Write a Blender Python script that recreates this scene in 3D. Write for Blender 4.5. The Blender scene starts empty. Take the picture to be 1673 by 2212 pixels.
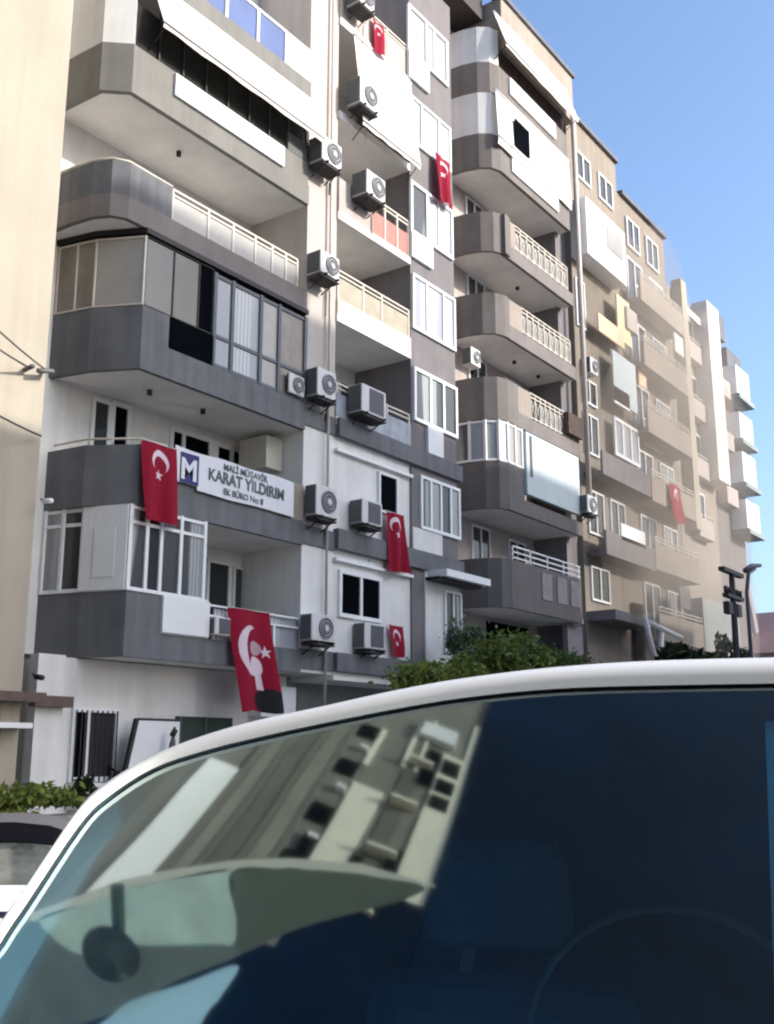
import bpy, bmesh, math, random
from mathutils import Vector, Matrix
R = math.radians
random.seed(7)
sc = bpy.context.scene
col = sc.collection

# ------------------------------------------------------------------ camera
cam_d = bpy.data.cameras.new('camera'); cam = bpy.data.objects.new('camera', cam_d); col.objects.link(cam)
sc.camera = cam
PITCH, YAW = R(12.8), R(35.7)
hd = Vector((math.cos(YAW), math.sin(YAW), 0)); rt = Vector((math.sin(YAW), -math.cos(YAW), 0))
fw = hd * math.cos(PITCH) + Vector((0, 0, 1)) * math.sin(PITCH)
upv = Vector((0, 0, 1)) * math.cos(PITCH) - hd * math.sin(PITCH)
cam.matrix_world = Matrix(((rt.x, upv.x, -fw.x, 0), (rt.y, upv.y, -fw.y, 0), (rt.z, upv.z, -fw.z, 1.6), (0, 0, 0, 1)))
cam_d.sensor_fit = 'VERTICAL'; cam_d.sensor_height = 24
cam_d.lens = 24 * 2286 / 2212
cam_d.clip_start = 0.05; cam_d.clip_end = 3000

# ------------------------------------------------------------------ sky, sun, exposure
SUN = Vector((0.33, -0.86, 0.40)).normalized()
el = math.asin(SUN.z); az = math.atan2(SUN.x, SUN.y)
w = bpy.data.worlds.new('World'); sc.world = w; w.use_nodes = True
nt = w.node_tree; bg = nt.nodes['Background']
sky = nt.nodes.new('ShaderNodeTexSky'); sky.sky_type = 'NISHITA'; sky.sun_disc = False
sky.sun_elevation = el; sky.sun_rotation = az; sky.air_density = 1.0; sky.dust_density = 3.2; sky.ozone_density = 3.6
nt.links.new(sky.outputs[0], bg.inputs[0]); bg.inputs[1].default_value = 0.14
sl = bpy.data.lights.new('sun', 'SUN'); sl.energy = 2.0; sl.angle = R(0.5); sl.color = (1.0, 0.93, 0.84)
so = bpy.data.objects.new('sun', sl); col.objects.link(so); so.rotation_euler = SUN.to_track_quat('Z', 'Y').to_euler()
so.location = (0, 0, 60)
sc.view_settings.view_transform = 'Standard'; sc.view_settings.look = 'None'
sc.cycles.filter_width = 2.2; sc.cycles.diffuse_bounces = 8; sc.cycles.max_bounces = 14
sc.view_settings.exposure = 1.40; sc.view_settings.gamma = 1

# ------------------------------------------------------------------ materials
MATS = {}
def mat(name, c, rough=0.8, var=0.12, scale=1.2, streak=0.0, spec=0.3, metal=0.0, bump=0.0, trans=0.0):
    if name in MATS: return MATS[name]
    m = bpy.data.materials.new(name); m.use_nodes = True; MATS[name] = m
    n = m.node_tree.nodes; l = m.node_tree.links; b = n['Principled BSDF']
    b.inputs['Roughness'].default_value = rough; b.inputs['Specular IOR Level'].default_value = spec
    b.inputs['Metallic'].default_value = metal
    tc = n.new('ShaderNodeTexCoord'); nz = n.new('ShaderNodeTexNoise')
    nz.inputs['Scale'].default_value = scale; nz.inputs['Detail'].default_value = 5; nz.inputs['Roughness'].default_value = 0.65
    l.new(tc.outputs['Object'], nz.inputs['Vector'])
    rmp = n.new('ShaderNodeMapRange'); rmp.inputs[1].default_value = 0.3; rmp.inputs[2].default_value = 0.7
    rmp.inputs[3].default_value = 1 - var; rmp.inputs[4].default_value = 1 + var * 0.5
    l.new(nz.outputs['Fac'], rmp.inputs[0])
    out = rmp.outputs[0]
    if streak:
        mp = n.new('ShaderNodeMapping'); mp.inputs['Scale'].default_value = (3.5, 3.5, 0.22)
        l.new(tc.outputs['Object'], mp.inputs[0])
        n2 = n.new('ShaderNodeTexNoise'); n2.inputs['Scale'].default_value = 1.0; n2.inputs['Detail'].default_value = 4
        l.new(mp.outputs[0], n2.inputs['Vector'])
        r2 = n.new('ShaderNodeMapRange'); r2.inputs[1].default_value = 0.42; r2.inputs[2].default_value = 0.72
        r2.inputs[3].default_value = 1.0; r2.inputs[4].default_value = 1 - streak
        l.new(n2.outputs['Fac'], r2.inputs[0])
        mu = n.new('ShaderNodeMath'); mu.operation = 'MULTIPLY'; l.new(out, mu.inputs[0]); l.new(r2.outputs[0], mu.inputs[1]); out = mu.outputs[0]
    mx = n.new('ShaderNodeMix'); mx.data_type = 'RGBA'; mx.blend_type = 'MULTIPLY'; mx.inputs[0].default_value = 1
    mx.inputs[6].default_value = (*c, 1); l.new(out, mx.inputs[7]); l.new(mx.outputs[2], b.inputs['Base Color'])
    if bump:
        n3 = n.new('ShaderNodeTexNoise'); n3.inputs['Scale'].default_value = 60; l.new(tc.outputs['Object'], n3.inputs['Vector'])
        bp = n.new('ShaderNodeBump'); bp.inputs['Strength'].default_value = bump; bp.inputs['Distance'].default_value = 0.02
        l.new(n3.outputs['Fac'], bp.inputs['Height']); l.new(bp.outputs[0], b.inputs['Normal'])
    if trans:
        tr = n.new('ShaderNodeBsdfTranslucent'); l.new(mx.outputs[2], tr.inputs[0]); ms = n.new('ShaderNodeMixShader')
        ms.inputs[0].default_value = trans; l.new(b.outputs[0], ms.inputs[1]); l.new(tr.outputs[0], ms.inputs[2])
        l.new(ms.outputs[0], n['Material Output'].inputs[0])
    return m
CREAM = mat('cream_plaster', (0.40, 0.36, 0.295), 0.9, 0.10, 0.5, 0.10, bump=0.15)
WHITE = mat('white_plaster', (0.72, 0.715, 0.70), 0.9, 0.14, 0.6, 0.10, bump=0.12)
SOFFIT = mat('soffit_paint', (0.80, 0.775, 0.74), 0.9, 0.14, 0.9)
GREY = mat('grey_render', (0.155, 0.16, 0.172), 0.85, 0.20, 1.1, 0.26, bump=0.12)
TAUPE = mat('taupe_render', (0.185, 0.172, 0.176), 0.85, 0.12, 1.0, 0.14, bump=0.1)
BEIGE = mat('beige_render', (0.33, 0.285, 0.245), 0.9, 0.14, 0.8, 0.15, bump=0.1)
DUSTY = mat('dusty_render', (0.26, 0.225, 0.19), 0.9, 0.16, 0.6, 0.18, bump=0.1)
PINKW = mat('pinkish_plaster', (0.46, 0.405, 0.38), 0.9, 0.12, 0.8, 0.12)
FRAME = mat('white_window_plastic', (0.74, 0.75, 0.76), 0.45, 0.05, 3, spec=0.4)
PANEL = mat('white_panel', (0.74, 0.75, 0.76), 0.6, 0.05, 1.5)
BLACKM = mat('black_metal', (0.012, 0.012, 0.014), 0.5, 0.2, 4)
DARKM = mat('dark_iron', (0.035, 0.032, 0.033), 0.6, 0.3, 4)
RAIL = mat('pale_rail', (0.58, 0.53, 0.46), 0.5, 0.1, 4, spec=0.4)
GLASS = mat('dark_glass', (0.030, 0.034, 0.036), 0.08, 0.25, 0.9, spec=0.5)
BLACKG = mat('unlit_room', (0.004, 0.005, 0.007), 0.9, 0.3, 1.5, spec=0.0)
OLIVEG = mat('olive_glass', (0.060, 0.058, 0.044), 0.15, 0.3, 0.8, spec=0.45)
BLUEG = mat('blue_glass', (0.10, 0.14, 0.30), 0.12, 0.2, 0.9, spec=0.5)
CURT = mat('net_curtain', (0.40, 0.42, 0.43), 0.35, 0.25, 5.0, 0.3, spec=0.4)
CURTW = mat('white_curtain', (0.55, 0.57, 0.60), 0.4, 0.15, 4.0, 0.2, spec=0.4)
BEIGEG = mat('beige_screen', (0.23, 0.20, 0.17), 0.35, 0.2, 3.0, 0.2, spec=0.4)
FROST = mat('frosted_glass', (0.34, 0.33, 0.31), 0.3, 0.12, 2.0, spec=0.4)
CLOTHW = mat('white_awning_cloth', (0.82, 0.80, 0.77), 0.9, 0.05, 2.0, trans=0.25)
OPSHADE = mat('opening_shade', (0.020, 0.020, 0.018), 0.9, 0.5, 6)
BLIND = mat('pale_blue_blind', (0.47, 0.54, 0.56), 0.8, 0.06, 1.5)
REDC = mat('red_flag_cloth', (0.30, 0.004, 0.028), 0.85, 0.12, 6, trans=0.2)
FLAGW = mat('white_flag_print', (0.80, 0.66, 0.72), 0.85, 0.05, 6, trans=0.2)
FLAGK = mat('black_flag_print', (0.012, 0.012, 0.014), 0.85, 0.05, 6)
FLAGP = mat('mauve_flag_print', (0.42, 0.30, 0.34), 0.85, 0.1, 6)
REDR = mat('red_panel', (0.44, 0.19, 0.16), 0.7, 0.2, 5)
ACW = mat('ac_casing', (0.60, 0.60, 0.60), 0.5, 0.1, 4, 0.1)
ACD = mat('ac_side', (0.10, 0.105, 0.105), 0.6, 0.2, 4)
ACG = mat('ac_grille', (0.10, 0.10, 0.12), 0.6, 0.3, 40)
PIPE = mat('white_pipe', (0.52, 0.47, 0.43), 0.6, 0.1, 3)
ASPH = mat('asphalt', (0.22, 0.215, 0.205), 0.95, 0.35, 3, bump=0.4)
PAVE = mat('paving', (0.30, 0.29, 0.27), 0.95, 0.25, 4, bump=0.2)
BANNERW = mat('banner_vinyl', (0.66, 0.67, 0.72), 0.6, 0.05, 2)
NAVY = mat('navy_print', (0.03, 0.03, 0.14), 0.6, 0.1, 5)
TXTG = mat('grey_print', (0.10, 0.11, 0.12), 0.6, 0.1, 5)
WOODB = mat('brown_wood', (0.12, 0.085, 0.075), 0.7, 0.3, 4)
PEACH = mat('peach_blind', (0.78, 0.56, 0.40), 0.8, 0.1, 2)
YELLW = mat('pale_yellow_blind', (0.74, 0.64, 0.40), 0.8, 0.1, 2)
SLATE = mat('slate_parapet', (0.13, 0.14, 0.17), 0.8, 0.2, 2)
BARK = mat('bark', (0.07, 0.05, 0.035), 0.95, 0.4, 8, bump=0.5)
def curtain(name, c, dark, scale, rough=0.35):
    m = mat(name, c, rough, 0.15, 2.0, 0.2, spec=0.4); n = m.node_tree.nodes; l = m.node_tree.links
    tc = n.new('ShaderNodeTexCoord'); wv = n.new('ShaderNodeTexWave'); wv.inputs['Scale'].default_value = scale; wv.inputs['Distortion'].default_value = 1.6; wv.inputs['Detail'].default_value = 2
    l.new(tc.outputs['Object'], wv.inputs['Vector']); nz = n.new('ShaderNodeTexNoise'); nz.inputs['Scale'].default_value = 1.0; nz.inputs['Detail'].default_value = 0; mp = n.new('ShaderNodeMapping'); mp.inputs['Scale'].default_value = (1.5, 1.5, 0.12); l.new(tc.outputs['Object'], mp.inputs[0]); l.new(mp.outputs[0], nz.inputs['Vector'])
    mr = n.new('ShaderNodeMapRange'); mr.inputs[1].default_value = 0.50; mr.inputs[2].default_value = 0.56; l.new(nz.outputs['Fac'], mr.inputs[0])
    m1 = n.new('ShaderNodeMix'); m1.data_type = 'RGBA'; m1.inputs[6].default_value = (*[q * 0.62 for q in c], 1); m1.inputs[7].default_value = (*c, 1); l.new(wv.outputs['Fac'], m1.inputs[0])
    m2 = n.new('ShaderNodeMix'); m2.data_type = 'RGBA'; m2.inputs[7].default_value = (*dark, 1); l.new(mr.outputs[0], m2.inputs[0]); l.new(m1.outputs[2], m2.inputs[6])
    l.new(m2.outputs[2], n['Principled BSDF'].inputs['Base Color']); return m
CURT = curtain('folded_net_curtain', (0.36, 0.38, 0.39), (0.05, 0.055, 0.06), 3.2)
CURTW = curtain('folded_white_curtain', (0.52, 0.54, 0.57), (0.30, 0.32, 0.36), 2.6)
def leafmat(name, c):
    m = mat(name, c, 0.6, 0.5, 2.5, trans=0.3); return m
LEAF = leafmat('green_leaves', (0.13, 0.20, 0.045)); LEAFD = leafmat('dark_leaves', (0.075, 0.125, 0.035))
LEAFY = leafmat('yellow_green_leaves', (0.20, 0.235, 0.05)); LEAFG = leafmat('grey_green_leaves', (0.15, 0.20, 0.16))
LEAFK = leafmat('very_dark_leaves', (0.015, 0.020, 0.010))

# ------------------------------------------------------------------ builders
class MB:
    def __init__(s): s.v = []; s.f = []; s.m = []; s.smooth = []
    def add(s, vs, fs, mi=0, sm=False):
        k = len(s.v); s.v += [tuple(p) for p in vs]
        for f in fs: s.f.append([i + k for i in f]); s.m.append(mi); s.smooth.append(sm)
        return s
    def box(s, x0, x1, y0, y1, z0, z1, mi=0):
        v = [(x, y, z) for z in (z0, z1) for y in (y0, y1) for x in (x0, x1)]
        return s.add(v, [(0, 2, 3, 1), (4, 5, 7, 6), (0, 1, 5, 4), (1, 3, 7, 5), (3, 2, 6, 7), (2, 0, 4, 6)], mi)
    def prism(s, poly, z0, z1, mi=0):
        n = len(poly)
        v = [(x, y, z0) for x, y in poly] + [(x, y, z1) for x, y in poly]
        f = [tuple(range(n))[::-1], tuple(range(n, 2 * n))] + [(i, (i + 1) % n, n + (i + 1) % n, n + i) for i in range(n)]
        return s.add(v, f, mi)
    def prism_y(s, poly, y0, y1, mi=0):           # outline in x,z pushed along y
        n = len(poly)
        v = [(x, y0, z) for x, z in poly] + [(x, y1, z) for x, z in poly]
        f = [tuple(range(n)), tuple(range(n, 2 * n))[::-1]] + [(i, n + i, n + (i + 1) % n, (i + 1) % n) for i in range(n)]
        return s.add(v, f, mi)
    def wall(s, path, z0, z1, th, mi=0, off=0.0):  # a wall standing along a polyline, thickened inwards
        a = offset(path, off); b = offset(path, off + th)
        for i in range(len(path) - 1):
            s.prism([a[i], a[i + 1], b[i + 1], b[i]], z0, z1, mi)
        return s
    def tube(s, pts, r, n=8, mi=0, r1=None):
        pts = [Vector(p) for p in pts]; k = len(pts); v = []; prev = None
        for i, p in enumerate(pts):
            d = (pts[min(i + 1, k - 1)] - pts[max(i - 1, 0)]).normalized()
            a = d.orthogonal().normalized() if prev is None else (prev - d * prev.dot(d)).normalized()
            prev = a; b = d.cross(a); rr = r if r1 is None else r + (r1 - r) * i / (k - 1)
            v += [p + (a * math.cos(2 * math.pi * j / n) + b * math.sin(2 * math.pi * j / n)) * rr for j in range(n)]
        f = [(i * n + j, i * n + (j + 1) % n, (i + 1) * n + (j + 1) % n, (i + 1) * n + j) for i in range(k - 1) for j in range(n)]
        f += [tuple(range(n))[::-1], tuple(range((k - 1) * n, k * n))]
        return s.add(v, f, mi, True)
    def quad(s, a, b, c, d, mi=0): return s.add([a, b, c, d], [(0, 1, 2, 3)], mi)
    def disc(s, c, r, y, n=20, mi=0):              # a short cylinder facing -y
        v = [(c[0] + r * math.cos(2 * math.pi * j / n), y, c[1] + r * math.sin(2 * math.pi * j / n)) for j in range(n)]
        v += [(p[0], y + 0.02, p[2]) for p in v]
        return s.add(v, [tuple(range(n)), *[(j, n + j, n + (j + 1) % n, (j + 1) % n) for j in range(n)]], mi)
    def build(s, name, mats, parent=None, bevel=0.0, solid=0.0):
        o0 = ORG.get(parent.name, Vector()) if parent else Vector()
        me = bpy.data.meshes.new(name)
        me.from_pydata([(x - o0.x, y - o0.y, z - o0.z) for x, y, z in s.v], [], s.f)
        if not isinstance(mats, (list, tuple)): mats = [mats]
        for m in mats: me.materials.append(m)
        me.polygons.foreach_set('material_index', s.m); me.polygons.foreach_set('use_smooth', s.smooth)
        me.update()
        o = bpy.data.objects.new(name, me); col.objects.link(o)
        if parent: o.parent = parent; ORG[o.name] = o0
        if solid:
            md = o.modifiers.new('thick', 'SOLIDIFY'); md.thickness = solid; md.offset = 0
        if bevel:
            md = o.modifiers.new('bevel', 'BEVEL'); md.width = bevel; md.segments = 2; md.limit_method = 'ANGLE'
        return o
ORG = {}
def offset(path, d):
    if d == 0: return [tuple(p) for p in path]
    out = []
    P = [Vector((p[0], p[1])) for p in path]
    for i, p in enumerate(P):
        ns = []
        for a, b in ((i - 1, i), (i, i + 1)):
            if a >= 0 and b < len(P):
                t = (P[b] - P[a]).normalized(); ns.append(Vector((-t.y, t.x)))
        nn = sum(ns, Vector((0, 0))).normalized(); k = d / max(0.3, nn.dot(ns[0]))
        q = p + nn * k; out.append((q.x, q.y))
    return out
def thing(name, label, cat, loc=(0, 0, 0), group=None):
    o = bpy.data.objects.new(name, None); col.objects.link(o); o.location = loc; o.empty_display_size = 0.3
    ORG[o.name] = Vector(loc); o['label'] = label; o['category'] = cat
    if group: o['group'] = group
    return o
def tag(o, label, cat, group=None):
    o['label'] = label; o['category'] = cat
    if group: o['group'] = group
    return o
def setting(o, kind='structure'): o['kind'] = kind; return o

def window(parent, x0, x1, z0, z1, y, cols=2, pane=CURT, fr=0.07, depth=0.08, frame=FRAME, transom=None, cuts=None, name='window'):
    """a framed window standing proud of a wall that faces -y"""
    b = MB()
    b.box(x0, x1, y - depth, y, z0, z0 + fr).box(x0, x1, y - depth, y, z1 - fr, z1)
    xs = [x0] + (cuts if cuts else [x0 + (x1 - x0) * i / cols for i in range(1, cols)]) + [x1]
    for i, x in enumerate(xs):
        a = x if i == 0 else (x - fr if i == len(xs) - 1 else x - fr / 2)
        b.box(a, a + fr, y - depth + 0.003, y, z0 + fr, z1 - fr)
    if transom:
        for i in range(len(xs) - 1):
            b.box(xs[i] + fr * (1 if i == 0 else 0.5), xs[i + 1] - fr * (1 if i == len(xs) - 2 else 0.5), y - depth + 0.006, y, transom - fr / 2, transom + fr / 2)
    wn = b.build(name, frame, parent)
    p = MB(); pm = pane if isinstance(pane, (list, tuple)) else [pane]
    for i in range(len(xs) - 1):
        p.box(xs[i] + 0.02, xs[i + 1] - 0.02, y - depth * 0.45, y - 0.005, z0 + 0.02, z1 - 0.02, i % len(pm))
    p.build('pane', list(pm), wn)
    return wn

def railing(parent, x0, x1, y, z0, z1, posts, mats=(RAIL, FROST), panel=True, rails=(0.0, -0.13), pz=None, name='railing', r=0.022):
    b = MB()
    for dz in rails: b.box(x0, x1, y - r, y + r, z1 + dz - 2 * r, z1 + dz)
    for x in posts: b.box(x - r * 1.3, x + r * 1.3, y - r * 1.3, y + r * 1.3, z0, z1 - 2 * r)
    o = b.build(name, mats[0], parent)
    if panel:
        pb = MB(); lo = z0 + 0.02; hi = pz if pz else z1 + min(rails) - 2 * r - 0.03
        ps = sorted(posts)
        for a, c in zip(ps[:-1], ps[1:]): pb.box(a + 0.04, c - 0.04, y - 0.012, y + 0.012, lo, hi)
        pb.build('panel', mats[1], o if ORG.get(o.name) is not None and o.parent == parent and parent.parent is None else parent)
    return o

# ================================================================== GROUND
setting(MB().box(-400, 400, -400, 400, -0.6, -0.3).build('ground', ASPH))
setting(MB().box(-40, 120, 10.6, 40, -0.299, -0.15).build('pavement', PAVE))
setting(MB().box(-40, 120, 11.8, 39.9, -0.149, -0.002).build('forecourt', PAVE))
setting(MB().box(-40, 120, -30, -3.2, -0.299, -0.002).build('pavement', PAVE))
setting(MB().box(-30, -4.5, -3.19, 10.59, -0.299, -0.002).build('side_pavement', PAVE))

# ================================================================== CREAM BUILDING (left edge)
b0 = thing('cream_building', 'plain cream plastered building filling the left edge of the photo', 'building', (6, 16, 0))
MB().box(-6, 11.40, 16.0, 27, 0, 27).build('wall', CREAM, b0)
MB().box(9.2, 10.25, 15.95, 15.999, 17.2, 19.0).build('window', BLACKG, b0)
MB().box(6.0, 11.55, 15.5, 15.999, 2.44, 2.60).build('porch_roof', WOODB, b0)
MB().box(6.0, 11.39, 15.6, 15.999, 2.00, 2.09).build('ledge', PANEL, b0)
MB().box(6.0, 11.0, 15.94, 15.999, 2.095, 2.435).build('upper_panel', mat('rosy_panel', (0.35, 0.25, 0.26), 0.8), b0)
MB().box(6.0, 11.0, 15.93, 15.999, 0.2, 1.995).build('shutter', mat('grey_shutter', (0.13, 0.115, 0.12), 0.7), b0)

# ================================================================== APARTMENT BLOCK A
A = thing('apartment_building', 'nearest apartment block with grey chamfered balconies and the long lettered banner', 'building', (12.8, 16, 0))
wa = MB()
wa.box(11.41, 25.8, 18.0, 27, 3.5, 25.5)
wa.box(23.42, 25.8, 16.0, 17.99, 3.55, 25.5, 1)            # the projecting bay
wa.build('wall', [WHITE, TAUPE], A)
MB().box(18.86, 20.05, 16.05, 17.99, 3.42, 9.41).build('pillar', WHITE, A)
MB().box(18.86, 20.05, 16.05, 17.99, 9.412, 25.5).build('pillar', mat('sunlit_toned_plaster', (0.47, 0.43, 0.40), 0.9, 0.1, 0.8, 0.12), A)  # same white plaster, darkened in colour where the sun falls on it
# grey bands across pillar
for z in (3.5, 6.45, 9.4): MB().box(18.84, 20.06, 16.0, 16.049, z, z + 0.46).build('band', GREY, A)
MB().tube([(19.66, 15.93, 2.3), (19.66, 15.93, 25)], 0.035).build('downpipe', PIPE, A)
SIDE = {1: [(13.04, 18.0), (13.28, 17.0), (13.60, 16.0)], 2: [(13.02, 18.0), (13.15, 16.95), (13.75, 16.0)],
        3: [(12.9, 18.0), (13.12, 17.0), (13.62, 16.0)],
        4: [(12.5, 18.0), (12.52, 17.2), (12.6, 16.6), (12.78, 16.2), (13.1, 16.0)],
        5: [(12.5, 18.0), (12.55, 16.5), (13.0, 16.0)], 6: [(12.5, 18.0), (12.55, 16.5), (13.0, 16.0)]}
ZB = {1: 3.40, 2: 6.40, 3: 9.25, 4: 12.36, 5: 15.25, 6: 18.25}
ZBAND = {1: 3.92, 2: 6.97, 3: 9.92, 4: 12.86, 5: 15.78, 6: 18.78}
ZT = {1: 4.68, 2: 7.66, 3: 10.63, 4: 13.62, 5: 16.40, 6: 19.7}
XS = {1: 14.50, 2: 18.40, 3: 14.36, 4: 14.28, 5: 18.80, 6: 14.6}
def bay_balcony(k, pm=GREY, bm=GREY):
    path = SIDE[k]
    b = MB(); b.wall(path + [(XS[k], 16.0)], ZBAND[k], ZT[k], 0.12)
    o = b.build('balcony', pm, A)
    s = MB(); full = path + [(18.85, 16.0)]
    s.wall(full, ZB[k], ZBAND[k], 0.12)
    s.build('slab_edge', bm, o)
    inn = offset(full, 0.121)
    f = MB(); f.prism(inn + [(18.85, 17.995), (inn[0][0], 17.995)], ZB[k] + 0.01, ZB[k] + 0.2)
    f.build('soffit', SOFFIT, o)
    l = MB()
    for x in (15.3, 17.3): l.disc((x, 0), 0.001, 17)
    return o
BROWN = mat('brown_band', (0.20, 0.18, 0.175), 0.85, 0.15, 1.0, 0.1)
OLIVE = mat('olive_grey_render', (0.20, 0.195, 0.18), 0.85, 0.12, 1.0, 0.14)
bal = {1: bay_balcony(1), 2: bay_balcony(2), 3: bay_balcony(3), 4: bay_balcony(4, GREY, BROWN), 5: bay_balcony(5, OLIVE, OLIVE), 6: bay_balcony(6, OLIVE, OLIVE)}
# ceiling lamps under the slabs
for k, xs in ((2, (15.6,)), (3, (14.7, 16.3)), (5, (15.2,))):
    for x in xs:
        MB().tube([(x, 16.9, ZB[k] - 0.10), (x, 16.9, ZB[k] + 0.01)], 0.06, 10).build('ceiling_lamp', DARKM, A)
# --- level 1 glazed enclosure
def glazing(k, parent, path, z0, z1, cuts, panes, fr, tr, fm, depth=0.06, closed=()):
    """posts at every cut along the path; panes[i] is the pane material of bay i"""
    g = MB(); p = MB(); pm = []
    pts = cuts
    for i, q in enumerate(pts):
        g.box(q[0] - fr / 2, q[0] + fr / 2, q[1] - fr / 2, q[1] + fr / 2, z0, z1)
    for i in range(len(pts) - 1):
        a, c = Vector(pts[i]), Vector(pts[i + 1]); t = (c - a).normalized(); a2 = a + t * fr * 0.5; c2 = c - t * fr * 0.5
        seg = [tuple(a2), tuple(c2)]
        for zz in [z0, z1 - fr] + ([tr] if tr else []):
            g.wall(seg, zz, zz + fr * 0.8, depth, 0, -depth / 2)
        if panes[i] is None: continue
        if panes[i] not in pm: pm.append(panes[i])
        p.wall(seg, z0 + fr * 0.8, z1 - fr, 0.02, pm.index(panes[i]), 0.0)
    o = g.build('glazing', fm, parent)
    p.build('pane', pm, parent)
    return o
p1 = SIDE[1]
glazing(1, bal[1], None, 4.69, 6.40, [(13.06, 17.95), (13.17, 17.5), (13.30, 17.02), (13.62, 16.03), (14.05, 16.03), (14.43, 16.03), (14.97, 16.03), (15.65, 16.03)],
        [CURT, GLASS, FROST, CURT, GLASS, CURT, CURT], 0.085, 6.02, FRAME)
cw = MB(); cw.wall([(13.285, 17.0), (13.60, 16.04)], 4.70, 6.39, 0.03, 0, -0.06); cw.build('corner_panel', FRAME, bal[1])
cl = MB(); cl.wall([(13.37, 16.72), (13.52, 16.27)], 4.95, 5.95, 0.012, 0, -0.075); cl.build('door_panel', PANEL, bal[1])
MB().wall(p1 + [(15.75, 16.0)], 4.68, 4.73, 0.16, 0, -0.03).build('sill', FRAME, bal[1])
MB().box(14.5, 15.80, 15.93, 16.06, 3.94, 4.675).build('white_panel', PANEL, bal[1])
MB().box(15.82, 18.86, 16.02, 16.08, 4.40, 4.44).box(15.82, 18.86, 16.02, 16.08, 4.62, 4.66).box(16.0, 16.06, 16.02, 16.08, 3.92, 4.40).box(17.9, 17.96, 16.02, 16.08, 3.92, 4.40).build('railing', FRAME, bal[1])
MB().box(16.1, 18.84, 16.1, 16.14, 3.93, 4.6).build('panel', CURTW, bal[1])
# back wall openings, level 1
window(A, 17.65, 18.45, 4.0, 6.1, 18.0, 1, GLASS, 0.08)
window(A, 18.55, 19.3, 3.9, 6.05, 18.0, 1, CURT, 0.06)
# --- level 2 back wall
window(A, 14.02, 14.55, 7.0, 9.15, 18.0, 1, GLASS, 0.09)
window(A, 14.55, 15.1, 7.0, 9.2, 18.0, 1, [BLACKG], 0.1)
window(A, 16.3, 17.75, 7.9, 9.05, 18.0, 3, BLACKG, 0.10, cuts=[16.72, 17.6])
window(A, 17.75, 19.2, 7.9, 9.05, 18.0, 2, BLACKG, 0.12, cuts=[18.35])
MB().box(18.25, 18.84, 16.7, 17.6, 8.3, 9.1).build('cupboard', mat('cream_cabinet', (0.5, 0.48, 0.42), 0.7), A)
MB().tube([(13.1, 17.9, 7.80), (13.2, 16.95, 7.80), (13.8, 16.05, 7.80), (14.5, 16.05, 7.80)], 0.025).tube([(13.22, 16.95, 7.66), (13.22, 16.95, 7.80)], 0.02).tube([(13.45, 16.5, 7.66), (13.45, 16.5, 7.80)], 0.02).tube([(13.8, 16.05, 7.66), (13.8, 16.05, 7.80)], 0.02).build('handrail', RAIL, bal[2])
MB().box(18.42, 18.85, 16.0, 16.1, 6.975, 7.85).build('end_panel', BEIGE, bal[2])
# --- level 3 glazing with black frames
glazing(3, bal[3], None, 10.64, 12.20, [(12.92, 17.95), (13.02, 17.45), (13.14, 17.0), (13.62, 16.03)], [BEIGEG, BEIGEG, FROST], 0.045, None, RAIL)
glazing(3, bal[3], None, 10.64, 12.22, [(13.66, 16.04), (14.45, 16.04), (15.2, 16.04), (15.62, 16.04)], [GLASS, OLIVEG, BLACKG], 0.035, None, BLACKM)
glazing(3, bal[3], None, 9.93, 12.16, [(15.68, 16.04), (16.25, 16.04), (17.2, 16.04), (17.85, 16.04), (18.82, 16.04)], [CURTW, CURTW, FROST, BEIGEG], 0.10, 10.62, mat('slate_frame', (0.10, 0.115, 0.135), 0.5))
MB().box(14.38, 15.66, 15.99, 16.05, 9.93, 10.62).build('dark_panel', BLACKG, bal[3])
MB().wall(SIDE[3] + [(18.86, 16.0)], 12.24, 12.355, 0.2, 0, -0.05).build('canopy', BLACKM, bal[3])
# --- level 4 railing
railing(bal[4], 14.3, 18.5, 16.05, 12.86, 13.62, [14.31, 15.4, 16.2, 16.95, 17.55, 18.05, 18.48])
MB().tube([(12.52, 17.95, 13.68), (12.56, 17.2, 13.68), (12.64, 16.6, 13.68), (12.82, 16.24, 13.68), (13.1, 16.06, 13.68), (14.3, 16.06, 13.66)], 0.03).build('handrail', RAIL, bal[4])
window(A, 19.0 - 0.9, 18.84, 12.6, 14.8, 18.0, 1, GLASS, 0.06)
# --- level 5: bright panel, dark sheet for the shaded opening, end screen
MB().box(14.15, 17.80, 15.93, 15.995, 15.80, 16.34).build('white_panel', PANEL, bal[5])
nb = MB(); nb.box(13.05, 18.8, 16.08, 16.1, 16.42, 17.5)  # dark sheet stands in for the shade inside the opening
nb.build('shade_sheet', OPSHADE, bal[5])
pb = MB()
for i in range(8): pb.box(13.7 + i * 0.72, 13.74 + i * 0.72, 16.02, 16.06, 16.41, 18.2)
pb.build('post', DARKM, bal[5])
MB().wall(SIDE[5], 16.41, 18.24, 0.05).build('end_screen', WHITE, bal[5])
MB().box(18.0, 18.85, 16.0, 16.12, 16.41, 16.9).build('end_panel', ACD, bal[5])
# --- level 6 railing and wall
railing(bal[6], 14.6, 17.9, 16.05, 18.78, 19.75, [14.62, 15.7, 16.8, 17.85], (FRAME, BLUEG), rails=(0.0,), r=0.035)
MB().box(17.92, 18.85, 16.02, 16.3, 18.785, 19.75).build('end_panel', WHITE, bal[6])

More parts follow.
